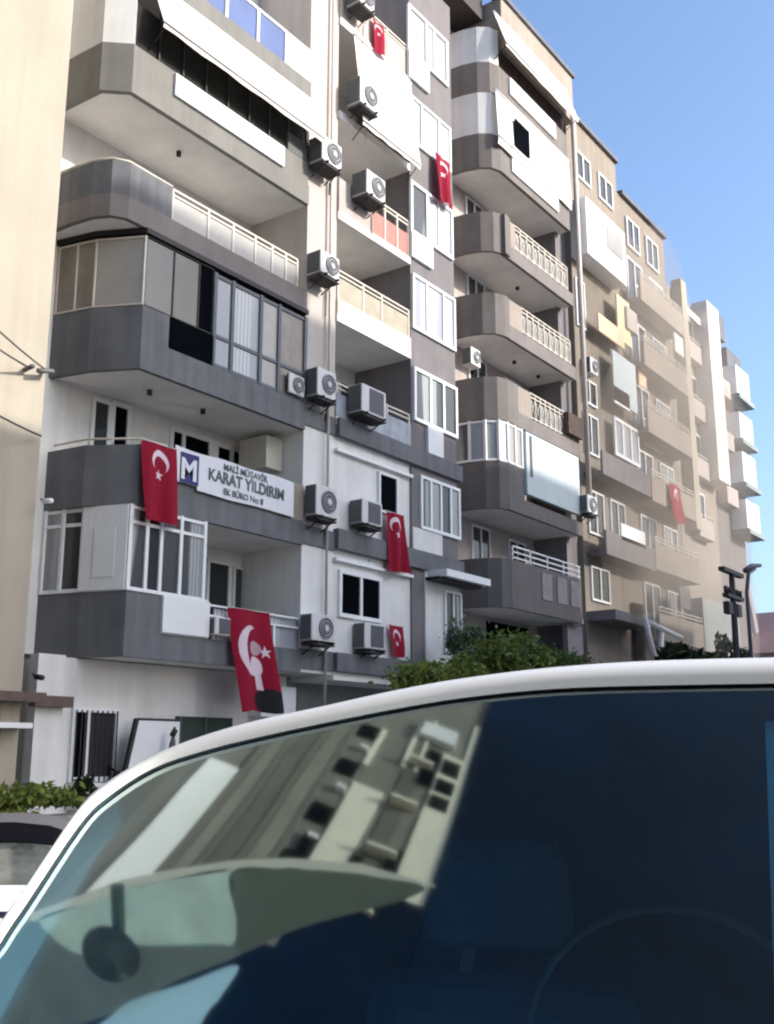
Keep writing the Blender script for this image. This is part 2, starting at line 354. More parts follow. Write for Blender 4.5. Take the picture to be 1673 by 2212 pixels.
# ---- middle recess and its closed floors
mid = MB()
mid.box(20.05, 23.42, 16.06, 16.3, 3.95, 6.5).box(20.05, 23.42, 16.06, 16.3, 7.0, 9.4)
mid.build('infill_wall', WHITE, A)
for z0, z1 in ((3.5, 3.949), (6.5, 6.999), (9.4, 9.87)): MB().box(20.061, 25.95, 15.88, 16.3, z0, z1).build('band', GREY, A)
for z in (9.0, 6.2): MB().box(20.05, 23.42, 15.93, 16.06, z, z + 0.08).build('ledge', FRAME, A)
for z0 in (9.7, 12.5, 15.4, 18.4, 21.3):
    MB().box(20.05, 23.41, 15.98, 17.99, z0, z0 + 0.22).build('balcony_floor', SOFFIT, A)
window(A, 20.26, 22.03, 4.84, 6.02, 16.06, 2, BLACKG, 0.10, cuts=[21.15])
window(A, 21.90, 22.78, 7.78, 8.88, 16.06, 1, BLACKG, 0.07)
# level 3 balcony of the recess
o = MB().box(20.06, 23.41, 16.0, 16.08, 9.9, 10.55).build('parapet', mat('bluegrey_panel', (0.36, 0.39, 0.44), 0.7, 0.3, 3), A)
railing(A, 20.06, 23.40, 16.04, 10.55, 10.85, [20.1, 21.2, 22.3, 23.36], panel=False)
# level 4
MB().box(20.06, 23.41, 15.98, 16.08, 12.73, 13.12).build('parapet', mat('cream_parapet', (0.66, 0.6, 0.5), 0.8), A)
railing(A, 20.06, 23.40, 16.04, 13.12, 13.98, [20.1, 21.2, 22.05, 23.36], (RAIL, mat('yellow_panel', (0.38, 0.34, 0.26), 0.6, 0.2, 2)), pz=13.75)
# level 5
MB().box(20.06, 21.5, 15.98, 16.08, 15.62, 16.6).build('parapet', PINKW, A)
railing(A, 21.5, 23.4, 16.04, 15.62, 16.78, [21.55, 22.2, 22.8, 23.36], (RAIL, REDR), pz=16.35)
# level 7
railing(A, 20.06, 23.4, 16.04, 21.52, 22.6, [20.1, 21.2, 22.3, 23.36], (RAIL, PINKW))
# back windows of the recess
for z in (9.95, 12.75, 15.7):
    window(A, 22.6, 23.4, z, z + 2.1, 17.99, 1, GLASS, 0.06)
# bay windows
window(A, 23.80, 25.88, 7.64, 9.18, 16.0, 4, CURT, 0.09)
window(A, 23.50, 25.80, 10.70, 12.30, 16.0, 3, [CURT, CURT, OLIVEG], 0.10, cuts=[24.35, 25.05])
window(A, 23.46, 25.77, 13.45, 15.16, 16.0, 3, CURTW, 0.09, cuts=[24.2, 25.1])
window(A, 23.38, 25.70, 16.42, 18.10, 16.0, 3, [CURT, CURTW, CURTW], 0.10, cuts=[24.25, 24.9])
window(A, 23.44, 25.65, 19.40, 20.95, 16.0, 3, [CURTW, CURTW, CURTW], 0.08, cuts=[24.0, 24.95])
window(A, 23.30, 25.55, 22.38, 24.05, 16.0, 3, [CURT, CURTW, CURT], 0.10, cuts=[24.3, 24.75])
for x0, x1, z0, z1 in ((23.40, 24.5, 15.65, 16.415), (23.30, 24.4, 21.5, 22.375), (24.15, 24.95, 9.9, 10.695)):
    MB().box(x0, x1, 15.90, 15.999, z0, z1).build('apron_panel', PANEL, A)
MB().box(24.0, 25.82, 15.95, 15.999, 3.95, 6.49).build('bay_facing', WHITE, A)
MB().box(23.43, 24.9, 15.95, 15.999, 7.0, 7.63).build('bay_facing', WHITE, A)
window(A, 24.9, 25.79, 4.3, 6.05, 15.95, 2, CURT, 0.06)
MB().box(24.1, 26.45, 15.3, 15.95, 6.30, 6.5, 0).box(24.0, 26.3, 15.5, 15.95, 6.22, 6.297, 1).build('door_canopy', [FRAME, BLACKM], A)
# ground floor
gf = MB()
gf.box(12.80, 19.5, 17.0, 17.99, 0, 3.39); gf.build('ground_floor_wall', WHITE, A)
MB().box(12.25, 12.86, 16.75, 16.999, 0, 3.4).build('corner_pier', WHITE, A)
MB().box(12.1, 12.95, 16.55, 16.75, 2.42, 2.62).build('pier_cap', WOODB, A)
wb = window(A, 13.25, 14.38, 1.05, 2.45, 17.0, 2, [BLACKG, mat('barred_room', (0.03, 0.028, 0.032), 0.7)], 0.09, cuts=[13.62])
g = MB()
for i in range(9): g.box(13.3 + i * 0.125, 13.318 + i * 0.125, 16.88, 16.9, 1.05, 2.4)
g.build('bars', DARKM, wb)
MB().box(13.25, 14.15, 16.6, 16.999, 0.55, 1.03).build('window_box', WHITE, A)
MB().box(15.95, 17.6, 16.92, 16.999, 0.4, 2.35, 0).build('shop_window', mat('green_glass', (0.055, 0.075, 0.065), 0.15, 0.3, 1.5), A)
mu = MB()
for x in (16.0, 16.75, 17.55): mu.box(x, x + 0.05, 16.9, 16.919, 0.4, 2.35)
mu.build('shop_frame', mat('olive_frame', (0.10, 0.11, 0.09), 0.6), A)
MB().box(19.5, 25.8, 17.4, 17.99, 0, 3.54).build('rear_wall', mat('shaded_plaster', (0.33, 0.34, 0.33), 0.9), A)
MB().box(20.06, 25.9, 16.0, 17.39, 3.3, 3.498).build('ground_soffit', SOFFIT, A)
MB().box(18.2, 19.4, 16.6, 16.99, 2.4, 3.1).build('sign_box', PANEL, A)

# ================================================================== APARTMENT BLOCK B
B = thing('apartment_building', 'second apartment block, dark grey balconies with lacy white railings, taller roof', 'building', (28, 16, 0))
MB().box(25.82, 34.9, 17.8, 27, 0, 28).build('wall', PINKW, B)
MB().box(34.0, 34.9, 16.5, 17.79, 0, 26.0).build('pillar', TAUPE, B)
MB().box(29.2, 34.95, 15.95, 17.79, 26.05, 28.1).build('roof_parapet', BEIGE, B)
MB().box(29.1, 35.05, 15.85, 16.3, 28.101, 28.28).build('coping', SLATE, B)
MB().box(25.83, 29.0, 16.6, 17.79, 27.3, 28.6).build('roof_overhang', mat('dark_eave', (0.07, 0.06, 0.06), 0.8), B)
MB().tube([(34.78, 15.9, 10.5), (34.78, 15.9, 26.5)], 0.10, 10).build('downpipe', PIPE, B)
SB = [(28.15, 17.79), (28.22, 17.0), (28.36, 16.5), (28.62, 16.15), (29.0, 16.0)]
BZ = {2: (6.0, 7.55), 3: (9.15, 10.7), 4: (12.1, 13.55), 5: (15.05, 16.5), 6: (18.0, 19.45), 7: (21.1, 22.4), 8: (24.0, 25.2)}
bb = {}
GREYB = mat('brown_grey_render', (0.140, 0.131, 0.128), 0.85, 0.14, 1.1, 0.16, bump=0.12)
for k, (z0, z1) in BZ.items():
    xe = {2: 34.0, 3: 30.0, 4: 29.75, 5: 29.3, 6: 28.95, 7: 34.3, 8: 34.3}[k]
    b = MB(); b.wall(SB + [(xe, 16.0)], z0, z1, 0.12)
    o = b.build('balcony', [GREYB if k < 4 else mat('warm_grey_render', (0.185, 0.168, 0.158), 0.85, 0.16, 1.1, 0.2, bump=0.12)], B); bb[k] = o
    inn = offset(SB + [(34.3, 16.0)], 0.125)
    MB().prism(inn + [(34.3, 17.785), (inn[0][0], 17.785)], z0 + 0.01, z0 + 0.2).build('soffit', SOFFIT, o)
    if xe < 34:
        MB().box(xe, 34.3, 16.0, 16.12, z0, z0 + 0.5).build('slab_edge', BROWN if k > 3 else GREYB, o)
        if k > 3:
            e = MB(); e.box(xe + 0.002, xe + 0.9, 16.0, 16.1, z0 + 0.502, z1 - 0.02); e.build('front_panel', BEIGE, o)
            ra = MB(); xa, xb = xe + 0.9, 33.95
            for zz in (z1 - 0.03, z1 - 0.17, z0 + 0.56): ra.box(xa, xb, 16.02, 16.06, zz, zz + 0.04)
            n = 9
            for i in range(n + 1):
                x = xa + (xb - xa) * i / n; ra.box(x - 0.02, x + 0.02, 16.022, 16.058, z0 + 0.5, z1)
                if i < n:
                    x2 = xa + (xb - xa) * (i + 1) / n
                    ra.tube([(x, 16.04, z0 + 0.58), (x2, 16.04, z1 - 0.19)], 0.014, 5); ra.tube([(x, 16.04, z1 - 0.19), (x2, 16.04, z0 + 0.58)], 0.014, 5)
            ra.build('railing', RAIL, o)
            MB().box(xa, xb, 16.075, 16.085, z0 + 0.55, z1 - 0.22).build('panel', FROST if k != 4 else CURT, o)
for k, x in ((5, 31.2), (6, 31.6), (5, 33.0)):
    MB().tube([(x, 16.9, BZ[k][0] - 0.09), (x, 16.9, BZ[k][0])], 0.07, 10).build('ceiling_lamp', DARKM, B)
# top two levels: cream end screens
for k, z1 in ((7, 23.99), (8, 26.6)):
    MB().wall(SB, BZ[k][1] + 0.002, z1, 0.06).build('end_screen', WHITE, bb[k])
MB().box(29.0, 34.3, 16.10, 16.14, 25.2, 26.4).build('shade_sheet', mat('maroon_opening_shade', (0.035, 0.02, 0.02), 0.9, 0.6, 3), bb[8])  # maroon-black sheet paints the shade of the open balcony
MB().box(29.7, 33.25, 15.93, 15.999, 24.45, 25.12).build('white_panel', PANEL, bb[8])
MB().box(29.7, 33.25, 15.93, 15.999, 21.4, 22.0).build('white_panel', PANEL, bb[7])
MB().box(29.79, 30.85, 15.83, 15.86, 22.42, 23.5, 0).build('opening', BLACKG, bb[7])
# level 3 glazing and blind
glazing(3, bb[3], None, 10.71, 12.08, [(28.17, 17.75), (28.24, 17.0), (28.38, 16.5), (28.64, 16.15), (29.0, 16.04), (29.5, 16.04), (29.95, 16.04)],
        [CURT, CURTW, CURT, CURTW, FROST, FROST], 0.09, None, FRAME)
MB().box(30.02, 34.0, 15.9, 16.06, 9.86, 12.0).build('blind', BLIND, bb[3])
MB().box(30.25, 30.4, 15.88, 15.899, 10.5, 11.9).build('slot', ACD, bb[3])
# level 4 railing reaching the pillar, clutter
MB().box(33.1, 34.2, 15.8, 16.0, 12.7, 13.5).build('laundry', mat('brown_laundry', (0.10, 0.07, 0.06), 0.9, 0.6, 6), bb[4])
# level 2 rails
r2 = MB()
for zz in (7.62, 7.80, 7.98): r2.box(29.1, 34.0, 16.02, 16.06, zz, zz + 0.045)
for x in (29.1, 30.3, 31.5, 32.7, 33.9): r2.box(x, x + 0.05, 16.02, 16.06, 7.55, 8.02)
r2.build('railing', FRAME, bb[2])
for x in (31.0, 32.1, 33.1): MB().box(x, x + 0.7, 15.97, 15.999, 6.5, 7.4).build('panel', mat('mauve_panel', (0.26, 0.235, 0.25), 0.8, 0.2, 2), bb[2])
for z in (6.9, 12.9, 15.9, 18.9):
    window(B, 29.5, 30.7, z + 0.2, z + 2.1, 17.8, 2, GLASS, 0.07)
    window(B, 32.0, 33.2, z - 0.3, z + 2.0, 17.8, 2, OLIVEG, 0.07)
MB().box(30.4, 33.2, 17.70, 17.799, 3.0, 5.85).build('garage_opening', BLACKG, B)
MB().box(33.4, 34.6, 16.3, 16.49, 4.9, 5.95).build('shutter_box', mat('mauve_panel', (0.26, 0.235, 0.25)), B)
MB().box(28.6, 29.4, 17.6, 17.799, 4.7, 5.7).build('wall_cupboard', BEIGE, B)

# ================================================================== BLOCK C (behind the dust)
Cb = thing('apartment_building', 'third apartment block veiled in brown dust, one large white enclosed window', 'building', (40, 16.3, 0))
MB().box(34.96, 39.8, 16.3, 26, 0, 26.75, 0).box(39.8, 45.2, 16.32, 26, 0, 25.4, 0).build('wall', DUSTY, Cb)
MB().box(34.9, 39.85, 16.15, 16.6, 26.76, 26.95).box(40.1, 45.25, 16.15, 16.6, 25.41, 25.6).build('coping', SLATE, Cb)
wx = MB(); wx.box(34.95, 38.7, 15.6, 16.29, 20.35, 22.75); wx.build('bay_window', FRAME, Cb)
MB().box(36.85, 38.4, 15.57, 15.598, 21.35, 22.35).build('pane', FROST, Cb)
for (x0, x1, z0, z1, m, y) in ((36.0, 38.45, 17.55, 18.3, PEACH, 15.75), (38.0, 39.3, 17.9, 19.85, YELLW, 15.8), (37.3, 39.6, 15.1, 17.2, BLIND, 15.8),
                            (36.6, 38.9, 9.35, 10.0, PANEL, 15.5), (40.2, 41.0, 16.6, 17.3, PEACH, 15.9)):
    MB().box(x0, x1, y, y + 0.06, z0, z1).build('blind', m, Cb)
MB().box(37.3, 38.8, 15.8, 15.87, 15.0, 15.7).build('parapet', FRAME, Cb)
window(Cb, 37.45, 39.9, 12.9, 14.5, 16.0, 3, CURTW, 0.14)
window(Cb, 41.2, 43.3, 14.3, 15.5, 16.3, 2, CURT, 0.10)
window(Cb, 41.2, 43.3, 20.2, 21.6, 16.3, 2, CURT, 0.10)
cbal = MB()
for z in (5.9, 8.7, 11.5, 14.4, 17.3, 20.2):
    o = MB().box(39.9, 44.9, 15.5, 15.6, z, z + 1.05).box(39.9, 44.9, 15.6, 16.31, z, z + 0.15).build('balcony', BEIGE, Cb)
    window(Cb, 40.4, 42.1, z + 0.2, z + 2.45, 16.31, 2, GLASS, 0.09); window(Cb, 42.9, 44.5, z + 0.9, z + 2.4, 16.31, 2, CURT, 0.09)
    q = MB()
    for zz in (1.16, 1.30): q.box(39.95, 44.85, 15.52, 15.56, z + zz, z + zz + 0.04)
    for kx in range(8): q.box(40.0 + kx * 0.69, 40.04 + kx * 0.69, 15.52, 15.56, z + 1.05, z + 1.30)
    q.build('railing', RAIL, o)
for z0, z1, x0, x1 in ((24.2, 25.4, 35.6, 37.0), (24.2, 25.4, 37.8, 39.2), (17.6, 19.6, 35.1, 35.9), (14.6, 15.6, 35.3, 36.6), (9.5, 11.2, 35.4, 36.8), (9.5, 11.2, 37.4, 38.8), (12.6, 14.2, 35.3, 36.6), (7.0, 8.3, 35.4, 37.0), (23.2, 24.6, 40.6, 42.0), (23.2, 24.6, 42.8, 44.2)):
    window(Cb, x0, x1, z0, z1, 16.299, 2, OLIVEG, 0.08)
for z in (8.6, 11.6):
    MB().box(35.2, 39.8, 15.5, 15.6, z, z + 0.9).box(35.2, 39.8, 15.6, 16.28, z, z + 0.15).build('balcony', TAUPE, Cb)
MB().box(38.95, 39.8, 16.1, 16.29, 2.5, 7.3).build('door', BLACKG, Cb)
MB().box(35.0, 38.6, 15.2, 16.29, 6.2, 6.55).build('door_canopy', TAUPE, Cb)

# ================================================================== BLOCK D and E
for z in (18.6,):
    o = MB().box(38.75, 39.85, 15.7, 15.8, z, z + 0.95).box(38.75, 39.85, 15.8, 16.298, z, z + 0.14).build('balcony', PINKW, Cb)
for x0, x1, z0, z1, m in ((43.4, 44.5, 19.0, 19.9, CLOTHW), (42.1, 43.3, 7.4, 8.3, TAUPE)):
    MB().box(x0, x1, 15.42, 15.47, z0, z1).build('hanging_cloth', m, Cb)
MB().box(40.0, 45.0, 15.3, 16.29, 4.2, 4.5).build('shop_canopy', GREYB, Cb)
MB().box(40.4, 44.6, 16.2, 16.298, 1.0, 4.1).build('shop_opening', BLACKG, Cb)
Dd = thing('apartment_building', 'fourth apartment block with two pale vertical pillars and shallow balconies', 'building', (47.5, 16.3, 0))
MB().box(45.21, 50.2, 16.3, 26, 0, 23.1).build('wall', BEIGE, Dd)
MB().box(45.8, 46.5, 15.8, 16.29, 11.4, 23.5).build('pillar', CREAM, Dd)
MB().box(48.5, 50.15, 15.5, 16.29, 14.2, 23.3).build('pillar', mat('pale_stucco', (0.78, 0.72, 0.66), 0.9), Dd)
for z in (11.2, 14.1, 17.0, 19.9):
    MB().box(46.51, 48.49, 15.9, 16.0, z, z + 0.9).box(46.51, 48.49, 16.0, 16.29, z, z + 0.12).build('balcony', PINKW, Dd)
    window(Dd, 46.65, 48.35, z + 0.5, z + 2.3, 16.299, 2, GLASS, 0.10)
    q = MB().box(46.52, 48.48, 15.92, 15.96, z + 1.05, z + 1.09)
    for kx in range(6): q.box(46.55 + kx * 0.37, 46.59 + kx * 0.37, 15.92, 15.96, z + 0.9, z + 1.05)
    q.build('railing', RAIL, Dd)
MB().box(46.5, 48.5, 15.85, 15.89, 22.0, 22.35).build('awning', CLOTHW, Dd)
MB().box(45.3, 50.2, 15.6, 16.29, 3.0, 8.2).build('shop_front', mat('greygreen_front', (0.36, 0.38, 0.37), 0.8), Dd)
Ee = thing('apartment_building', 'last apartment block of the row, bright white balconies stacked against the sky', 'building', (52.5, 16.3, 0))
MB().box(50.21, 54.4, 16.3, 26, 0, 22.3).build('wall', TAUPE, Ee)
MB().box(50.3, 52.3, 15.9, 16.29, 22.4, 23.7).box(52.4, 54.7, 15.9, 16.29, 21.2, 22.2).build('roof_parapet', SLATE, Ee)
for z0, z1 in ((19.6, 21.15), (17.2, 18.6), (14.9, 16.5), (12.5, 14.0)):
    MB().box(52.4, 54.5, 15.5, 16.29, z0, z1).build('balcony', mat('bright_white_paint', (0.82, 0.82, 0.82), 0.8), Ee)
    MB().box(52.4, 54.9, 15.4, 16.29, z0 - 0.25, z0 - 0.002).build('slab', mat('teal_grey', (0.25, 0.3, 0.3), 0.8), Ee)
for z in (13.5, 16.4, 19.2):
    MB().box(50.5, 52.2, 15.8, 16.29, z, z + 0.9).build('parapet', PINKW, Ee)
    window(Ee, 50.6, 52.1, z + 0.95, z + 2.2, 16.299, 2, GLASS, 0.10)
for z in (18.7, 16.55, 14.05): MB().box(52.6, 54.3, 15.7, 15.75, z, z + 0.15).build('opening', BLACKG, Ee)

# far background
Fb = thing('distant_building', 'hazy grey gabled house far beyond the end of the row', 'house', (88, 27, 0))
MB().prism_y([(82, 0), (90.6, 0), (90.6, 11), (88, 17.5), (82, 17.5)], 27, 36).build('wall', mat('far_grey', (0.30, 0.30, 0.33), 0.9), Fb)
MB().box(88.6, 90.2, 26.9, 26.999, 10.2, 11.6).build('sign_panel', PANEL, Fb)
MB().prism_y([(90.2, 10.6), (91.1, 10.6), (88.4, 17.7), (87.5, 17.7)], 26.6, 36.2).build('roof_edge', mat('far_roof', (0.22, 0.21, 0.25), 0.9), Fb)
F2 = thing('distant_house', 'low pinkish roofed house at the right edge behind the white van roof', 'house', (92, 24, 0))
MB().box(88, 104, 22, 30, 0, 9.4).build('wall', mat('far_mauve', (0.24, 0.20, 0.215), 0.9), F2)
MB().prism_y([(87, 9.41), (105, 9.41), (98, 13.5), (94, 13.5)], 21.5, 30.5).build('roof', mat('far_tile', (0.20, 0.135, 0.135), 0.9), F2)

# drifting dust in front of block C
sm = bpy.data.materials.new('dust'); sm.use_nodes = True; n = sm.node_tree.nodes; l = sm.node_tree.links; n.remove(n['Principled BSDF'])
pv = n.new('ShaderNodeVolumePrincipled'); pv.inputs['Color'].default_value = (0.86, 0.76, 0.66, 1); pv.inputs['Anisotropy'].default_value = 0.0
tc = n.new('ShaderNodeTexCoord'); nz = n.new('ShaderNodeTexNoise'); nz.inputs['Scale'].default_value = 0.22; nz.inputs['Detail'].default_value = 3
l.new(tc.outputs['Object'], nz.inputs['Vector']); mr = n.new('ShaderNodeMapRange'); mr.inputs[1].default_value = 0.36; mr.inputs[2].default_value = 0.66; mr.inputs[3].default_value = 0.05; mr.inputs[4].default_value = 0.17
l.new(nz.outputs['Fac'], mr.inputs[0]); l.new(mr.outputs[0], pv.inputs['Density']); l.new(pv.outputs[0], n['Material Output'].inputs['Volume'])
sb = bmesh.new(); bmesh.ops.create_icosphere(sb, subdivisions=4, radius=1.0)
for v in sb.verts:
    k = 1 + 0.18 * math.sin(v.co.x * 5 + 1) * math.cos(v.co.z * 4) + 0.10 * math.sin(v.co.y * 7 + v.co.z * 6)
    v.co = Vector((v.co.x * 6.0 * k + 40.6 - v.co.z * 0.8, v.co.y * 2.4 * k + 14.6, v.co.z * 10.2 * k + 11.5))
me = bpy.data.meshes.new('dust_cloud'); sb.to_mesh(me); sb.free(); me.materials.append(sm)
dc = bpy.data.objects.new('dust_cloud', me); col.objects.link(dc); setting(dc, 'stuff'); tag(dc, 'brown dust cloud drifting before the third apartment block', 'dust cloud')

# ================================================================== AIR CONDITIONERS
def aircon(x0, x1, z0, z1, y, label, group='air conditioners on the facades', d=0.34, square=False, bracket=True):
    t = thing('air_conditioner', label, 'air conditioner', ((x0 + x1) / 2, y, z0), group)
    MB().box(x0, x1, y - d, y - 0.04, z0, z1).build('casing', ACW, t, bevel=0.02)
    cx = x0 + (x1 - x0) * 0.60; cz = (z0 + z1) / 2; r = min((x1 - x0) * 0.36, (z1 - z0) * 0.42)
    gq = MB()
    if square: gq.box(cx - r, cx + r, y - d - 0.012, y - d - 0.002, cz - r, cz + r, 0)
    else:
        gq.disc((cx, cz), r, y - d - 0.024, 24, 0)
        for i in range(3):
            rr = r * (0.35 + 0.3 * i)
            gq.tube([(cx + rr * math.cos(a * math.pi / 10), y - d - 0.032, cz + rr * math.sin(a * math.pi / 10)) for a in range(21)], 0.008, 5, 1)
        gq.disc((cx, cz), r * 0.25, y - d - 0.04, 16, 1)
    gq.build('fan_grille', [ACG, ACW], t)
    MB().box(x0 - 0.012, x0 - 0.001, y - d + 0.03, y - 0.06, z0 + 0.03, z1 - 0.03).build('shaded_side', ACD, t)  # dark plate paints the shade on the casing's left side
    if bracket:
        MB().tube([(x1 - 0.02, y - d * 0.5, z0 + 0.08), (x1 + 0.06, y - d * 0.4, z0 - 0.02), (x1 + 0.08, y - 0.03, z0 - 0.15), (x1 + 0.07 + random.uniform(-0.02, 0.03), y - 0.03, z0 - random.uniform(0.4, 0.9))], 0.018, 6).build('hose', random.choice([PIPE, ACW, DARKM]), t)
        bk = MB()
        for x in (x0 + 0.12, x1 - 0.16):
            bk.box(x, x + 0.04, y - d - 0.1, y - 0.002, z0 - 0.06, z0 - 0.012); bk.tube([(x + 0.02, y - d - 0.05, z0 - 0.05), (x + 0.02, y - 0.02, z0 - 0.30)], 0.018, 5)
        bk.box(x0 + 0.02, x1 - 0.02, y - d - 0.02, y - 0.05, z0 - 0.10, z0 - 0.062)
        bk.build('bracket', DARKM, t)
    return t
aircon(18.75, 19.55, 16.35, 17.05, 16.0, 'air conditioner at the top of the pillar, beside the end of the long white awning', d=0.5)
aircon(18.75, 19.5, 13.25, 13.85, 16.0, 'air conditioner on the pillar at the end of the thin glass railing', d=0.5)
aircon(18.82, 19.54, 10.08, 10.80, 16.0, 'air conditioner on the pillar beside the black framed glazing', d=0.4)
aircon(18.84, 19.62, 7.10, 7.85, 16.0, 'air conditioner on the pillar right at the end of the lettered banner', d=0.4)
aircon(18.75, 19.6, 4.12, 4.74, 16.0, 'lowest air conditioner of the pillar, right of the largest red flag', d=0.4)
aircon(18.12, 18.68, 10.0, 10.5, 16.02, 'pale air conditioner set into the foot of the black framed glazing', d=0.12, bracket=False)
aircon(15.84, 16.3, 4.0, 4.38, 16.0, 'small grey air conditioner half hidden left of the largest red flag', d=0.2, square=True, bracket=False)
aircon(20.2, 21.0, 18.75, 19.55, 15.9, 'air conditioner hanging under the dark gap of the cream side awning', d=0.5)
aircon(20.55, 21.4, 16.22, 16.92, 15.98, 'cream air conditioner left of the red balcony panel', d=0.55)
aircon(20.45, 21.5, 10.08, 10.82, 15.98, 'white air conditioner with square grille on the recessed bluish balcony', d=0.5, square=True)
aircon(20.65, 21.5, 7.22, 7.84, 16.05, 'air conditioner on the white wall left of the red flag under one dark window', d=0.45, square=True)
aircon(20.85, 21.7, 4.10, 4.74, 16.05, 'air conditioner under the pair of black windows', d=0.4, square=True)
aircon(33.95, 34.7, 9.95, 10.6, 16.0, 'dark air conditioner at the right end of the pale blue blind', d=0.4)
aircon(35.4, 36.05, 15.7, 16.35, 16.3, 'small white air conditioner beside the tall pipe on the dusty facade', d=0.4, bracket=False)
aircon(28.1, 28.7, 14.0, 14.6, 17.2, 'white air conditioner standing on the end of the second block balcony', d=0.4, bracket=False)
aircon(20.2, 20.9, 21.9, 22.6, 15.95, 'air conditioner at the very top edge, above the cream side awning', d=0.5)

# ================================================================== FLAGS
def star(u, v, cx, cy, r):
    a = math.atan2(v - cy, u - cx) - R(90); d = math.hypot(u - cx, v - cy)
    a = (a + 20 * math.pi) % (2 * math.pi / 5); a = abs(a - math.pi / 5) if False else min(a, 2 * math.pi / 5 - a)
    k = r * 0.382 / math.cos(a - R(36)) * 1.0
    # straight edge between tip (angle 0, r) and notch (36 deg, .382 r)
    x1, y1, x2, y2 = r, 0, 0.382 * r * math.cos(R(36)), 0.382 * r * math.sin(R(36))
    nx, ny = (y1 - y2), (x2 - x1); c = nx * x1 + ny * y1; den = nx * math.cos(a) + ny * math.sin(a)
    return d <= abs(c / den)
def flag(label, x0, x1, z0, z1, y, style='down', amp=0.05, skew=0.0, pinch=0.0, folds=2.2, grp='red flags with white crescent and star'):
    w_, h_ = x1 - x0, z1 - z0
    nx, nz = (96, 150) if h_ > 1.2 and x0 < 24 else (40, 60)
    b = MB(); V = []
    ph = (x0 * 2.7 + z0 * 1.3 + 1.1) % 6.28 if style == 'down' else 2.2
    for j in range(nz + 1):
        for i in range(nx + 1):
            u, t = i / nx, j / nz
            wv = (math.sin(u * folds * 2 * math.pi + ph + t * 1.4) * (0.5 + 0.9 * t) + 0.5 * math.sin(u * folds * 4.3 + t * 4 + ph)) * amp * (1.3 if h_ > 2 else 0.9 if h_ > 1.4 else 0.6)
            cx = 0.5 + (u - 0.5) * (1 - pinch * t) + skew * t + 0.02 * math.sin(t * 5 + ph)
            V.append((x0 + cx * w_, y + wv - 0.10 * t * amp / 0.05, z1 - t * h_ * (1 + 0.015 * math.sin(u * 7 + ph))))
    F = []; M = []
    for j in range(nz):
        for i in range(nx):
            u, t = (i + 0.5) / nx, (j + 0.5) / nz
            X = (u - 0.5) * w_; Z = t * h_; mi = 0
            G = w_
            if style == 'down':        # crescent opening downwards, star below it
                c0 = 0.40 * G
                if math.hypot(X, Z - c0) < 0.27 * G and math.hypot(X, Z - c0 - 0.085 * G) > 0.215 * G: mi = 1
                if star(X, -(Z), 0, -(c0 + 0.30 * G), 0.135 * G): mi = 1
            else:                      # large flag with a portrait silhouette
                cx, cz = -0.04 * w_, 0.40 * h_; ex, ez = 0.36 * w_, 0.245 * h_
                ins = (X - cx) ** 2 / ex ** 2 + (Z - cz) ** 2 / ez ** 2 < 1
                hole = (X - cx - 0.15 * w_) ** 2 / (0.32 * w_) ** 2 + (Z - cz + 0.015 * h_) ** 2 / (0.205 * h_) ** 2 < 1
                if ins and not hole and X < 0.2 * w_: mi = 1
                if star(X, -Z, 0.33 * w_, -0.40 * h_, 0.12 * w_): mi = 1
                if (X - 0.10 * w_) ** 2 / (0.17 * w_) ** 2 + (Z - 0.37 * h_) ** 2 / (0.07 * h_) ** 2 < 1: mi = 3
                if (X - 0.09 * w_) ** 2 / (0.155 * w_) ** 2 + (Z - 0.55 * h_) ** 2 / (0.10 * h_) ** 2 < 1: mi = 1
                if abs(X - 0.14 * w_) < 0.055 * w_ and 0.60 * h_ < Z < 0.78 * h_: mi = 1
                if (X - 0.27 * w_) ** 2 / (0.28 * w_) ** 2 + (Z - 0.90 * h_) ** 2 / (0.14 * h_) ** 2 < 1 and mi == 0: mi = 2
            a = j * (nx + 1) + i
            F.append((a, a + 1, a + nx + 2, a + nx + 1)); M.append(mi)
    for f, m_ in zip(F, M): b.f.append(list(f)); b.m.append(m_); b.smooth.append(True)
    b.v = V
    root = thing('flag', label, 'flag', ((x0 + x1) / 2, y, z1), grp)
    b.build('cloth', [REDC, FLAGW, FLAGK, FLAGP], root)
    MB().tube([(x0 - 0.03, y, z1 + 0.01), (x1 + 0.03, y, z1 + 0.01)], 0.012, 6).build('hanging_cord', PIPE, root)
    return root
flag('red crescent flag hanging on the grey balcony just left of the lettered banner', 13.68, 14.60, 6.10, 7.72, 15.88, skew=0.10, folds=1.6)
flag('largest red flag with a portrait print, hung from the lowest balcony', 16.27, 17.55, 2.45, 4.62, 15.85, 'portrait', 0.06, skew=0.24, folds=1.3)
flag('red flag hanging beneath the single dark window on the white wall', 22.02, 22.85, 6.22, 7.80, 15.86, folds=1.6, skew=0.1)
flag('small red flag low on the white wall, beside the bush top', 22.28, 22.92, 4.02, 4.82, 15.95, folds=1.2, amp=0.03, pinch=0.2, skew=0.1)
flag('bright red flag draped over the sill between two upper bay windows', 24.55, 25.35, 17.95, 19.5, 15.8, folds=1.8)
flag('faded red flag on the topmost recessed balcony rail', 21.45, 22.0, 21.25, 22.35, 15.93, folds=1.2)
flag('distant red flag hanging on the dusty third block', 41.5, 42.7, 10.95, 12.55, 15.35, folds=1.2)

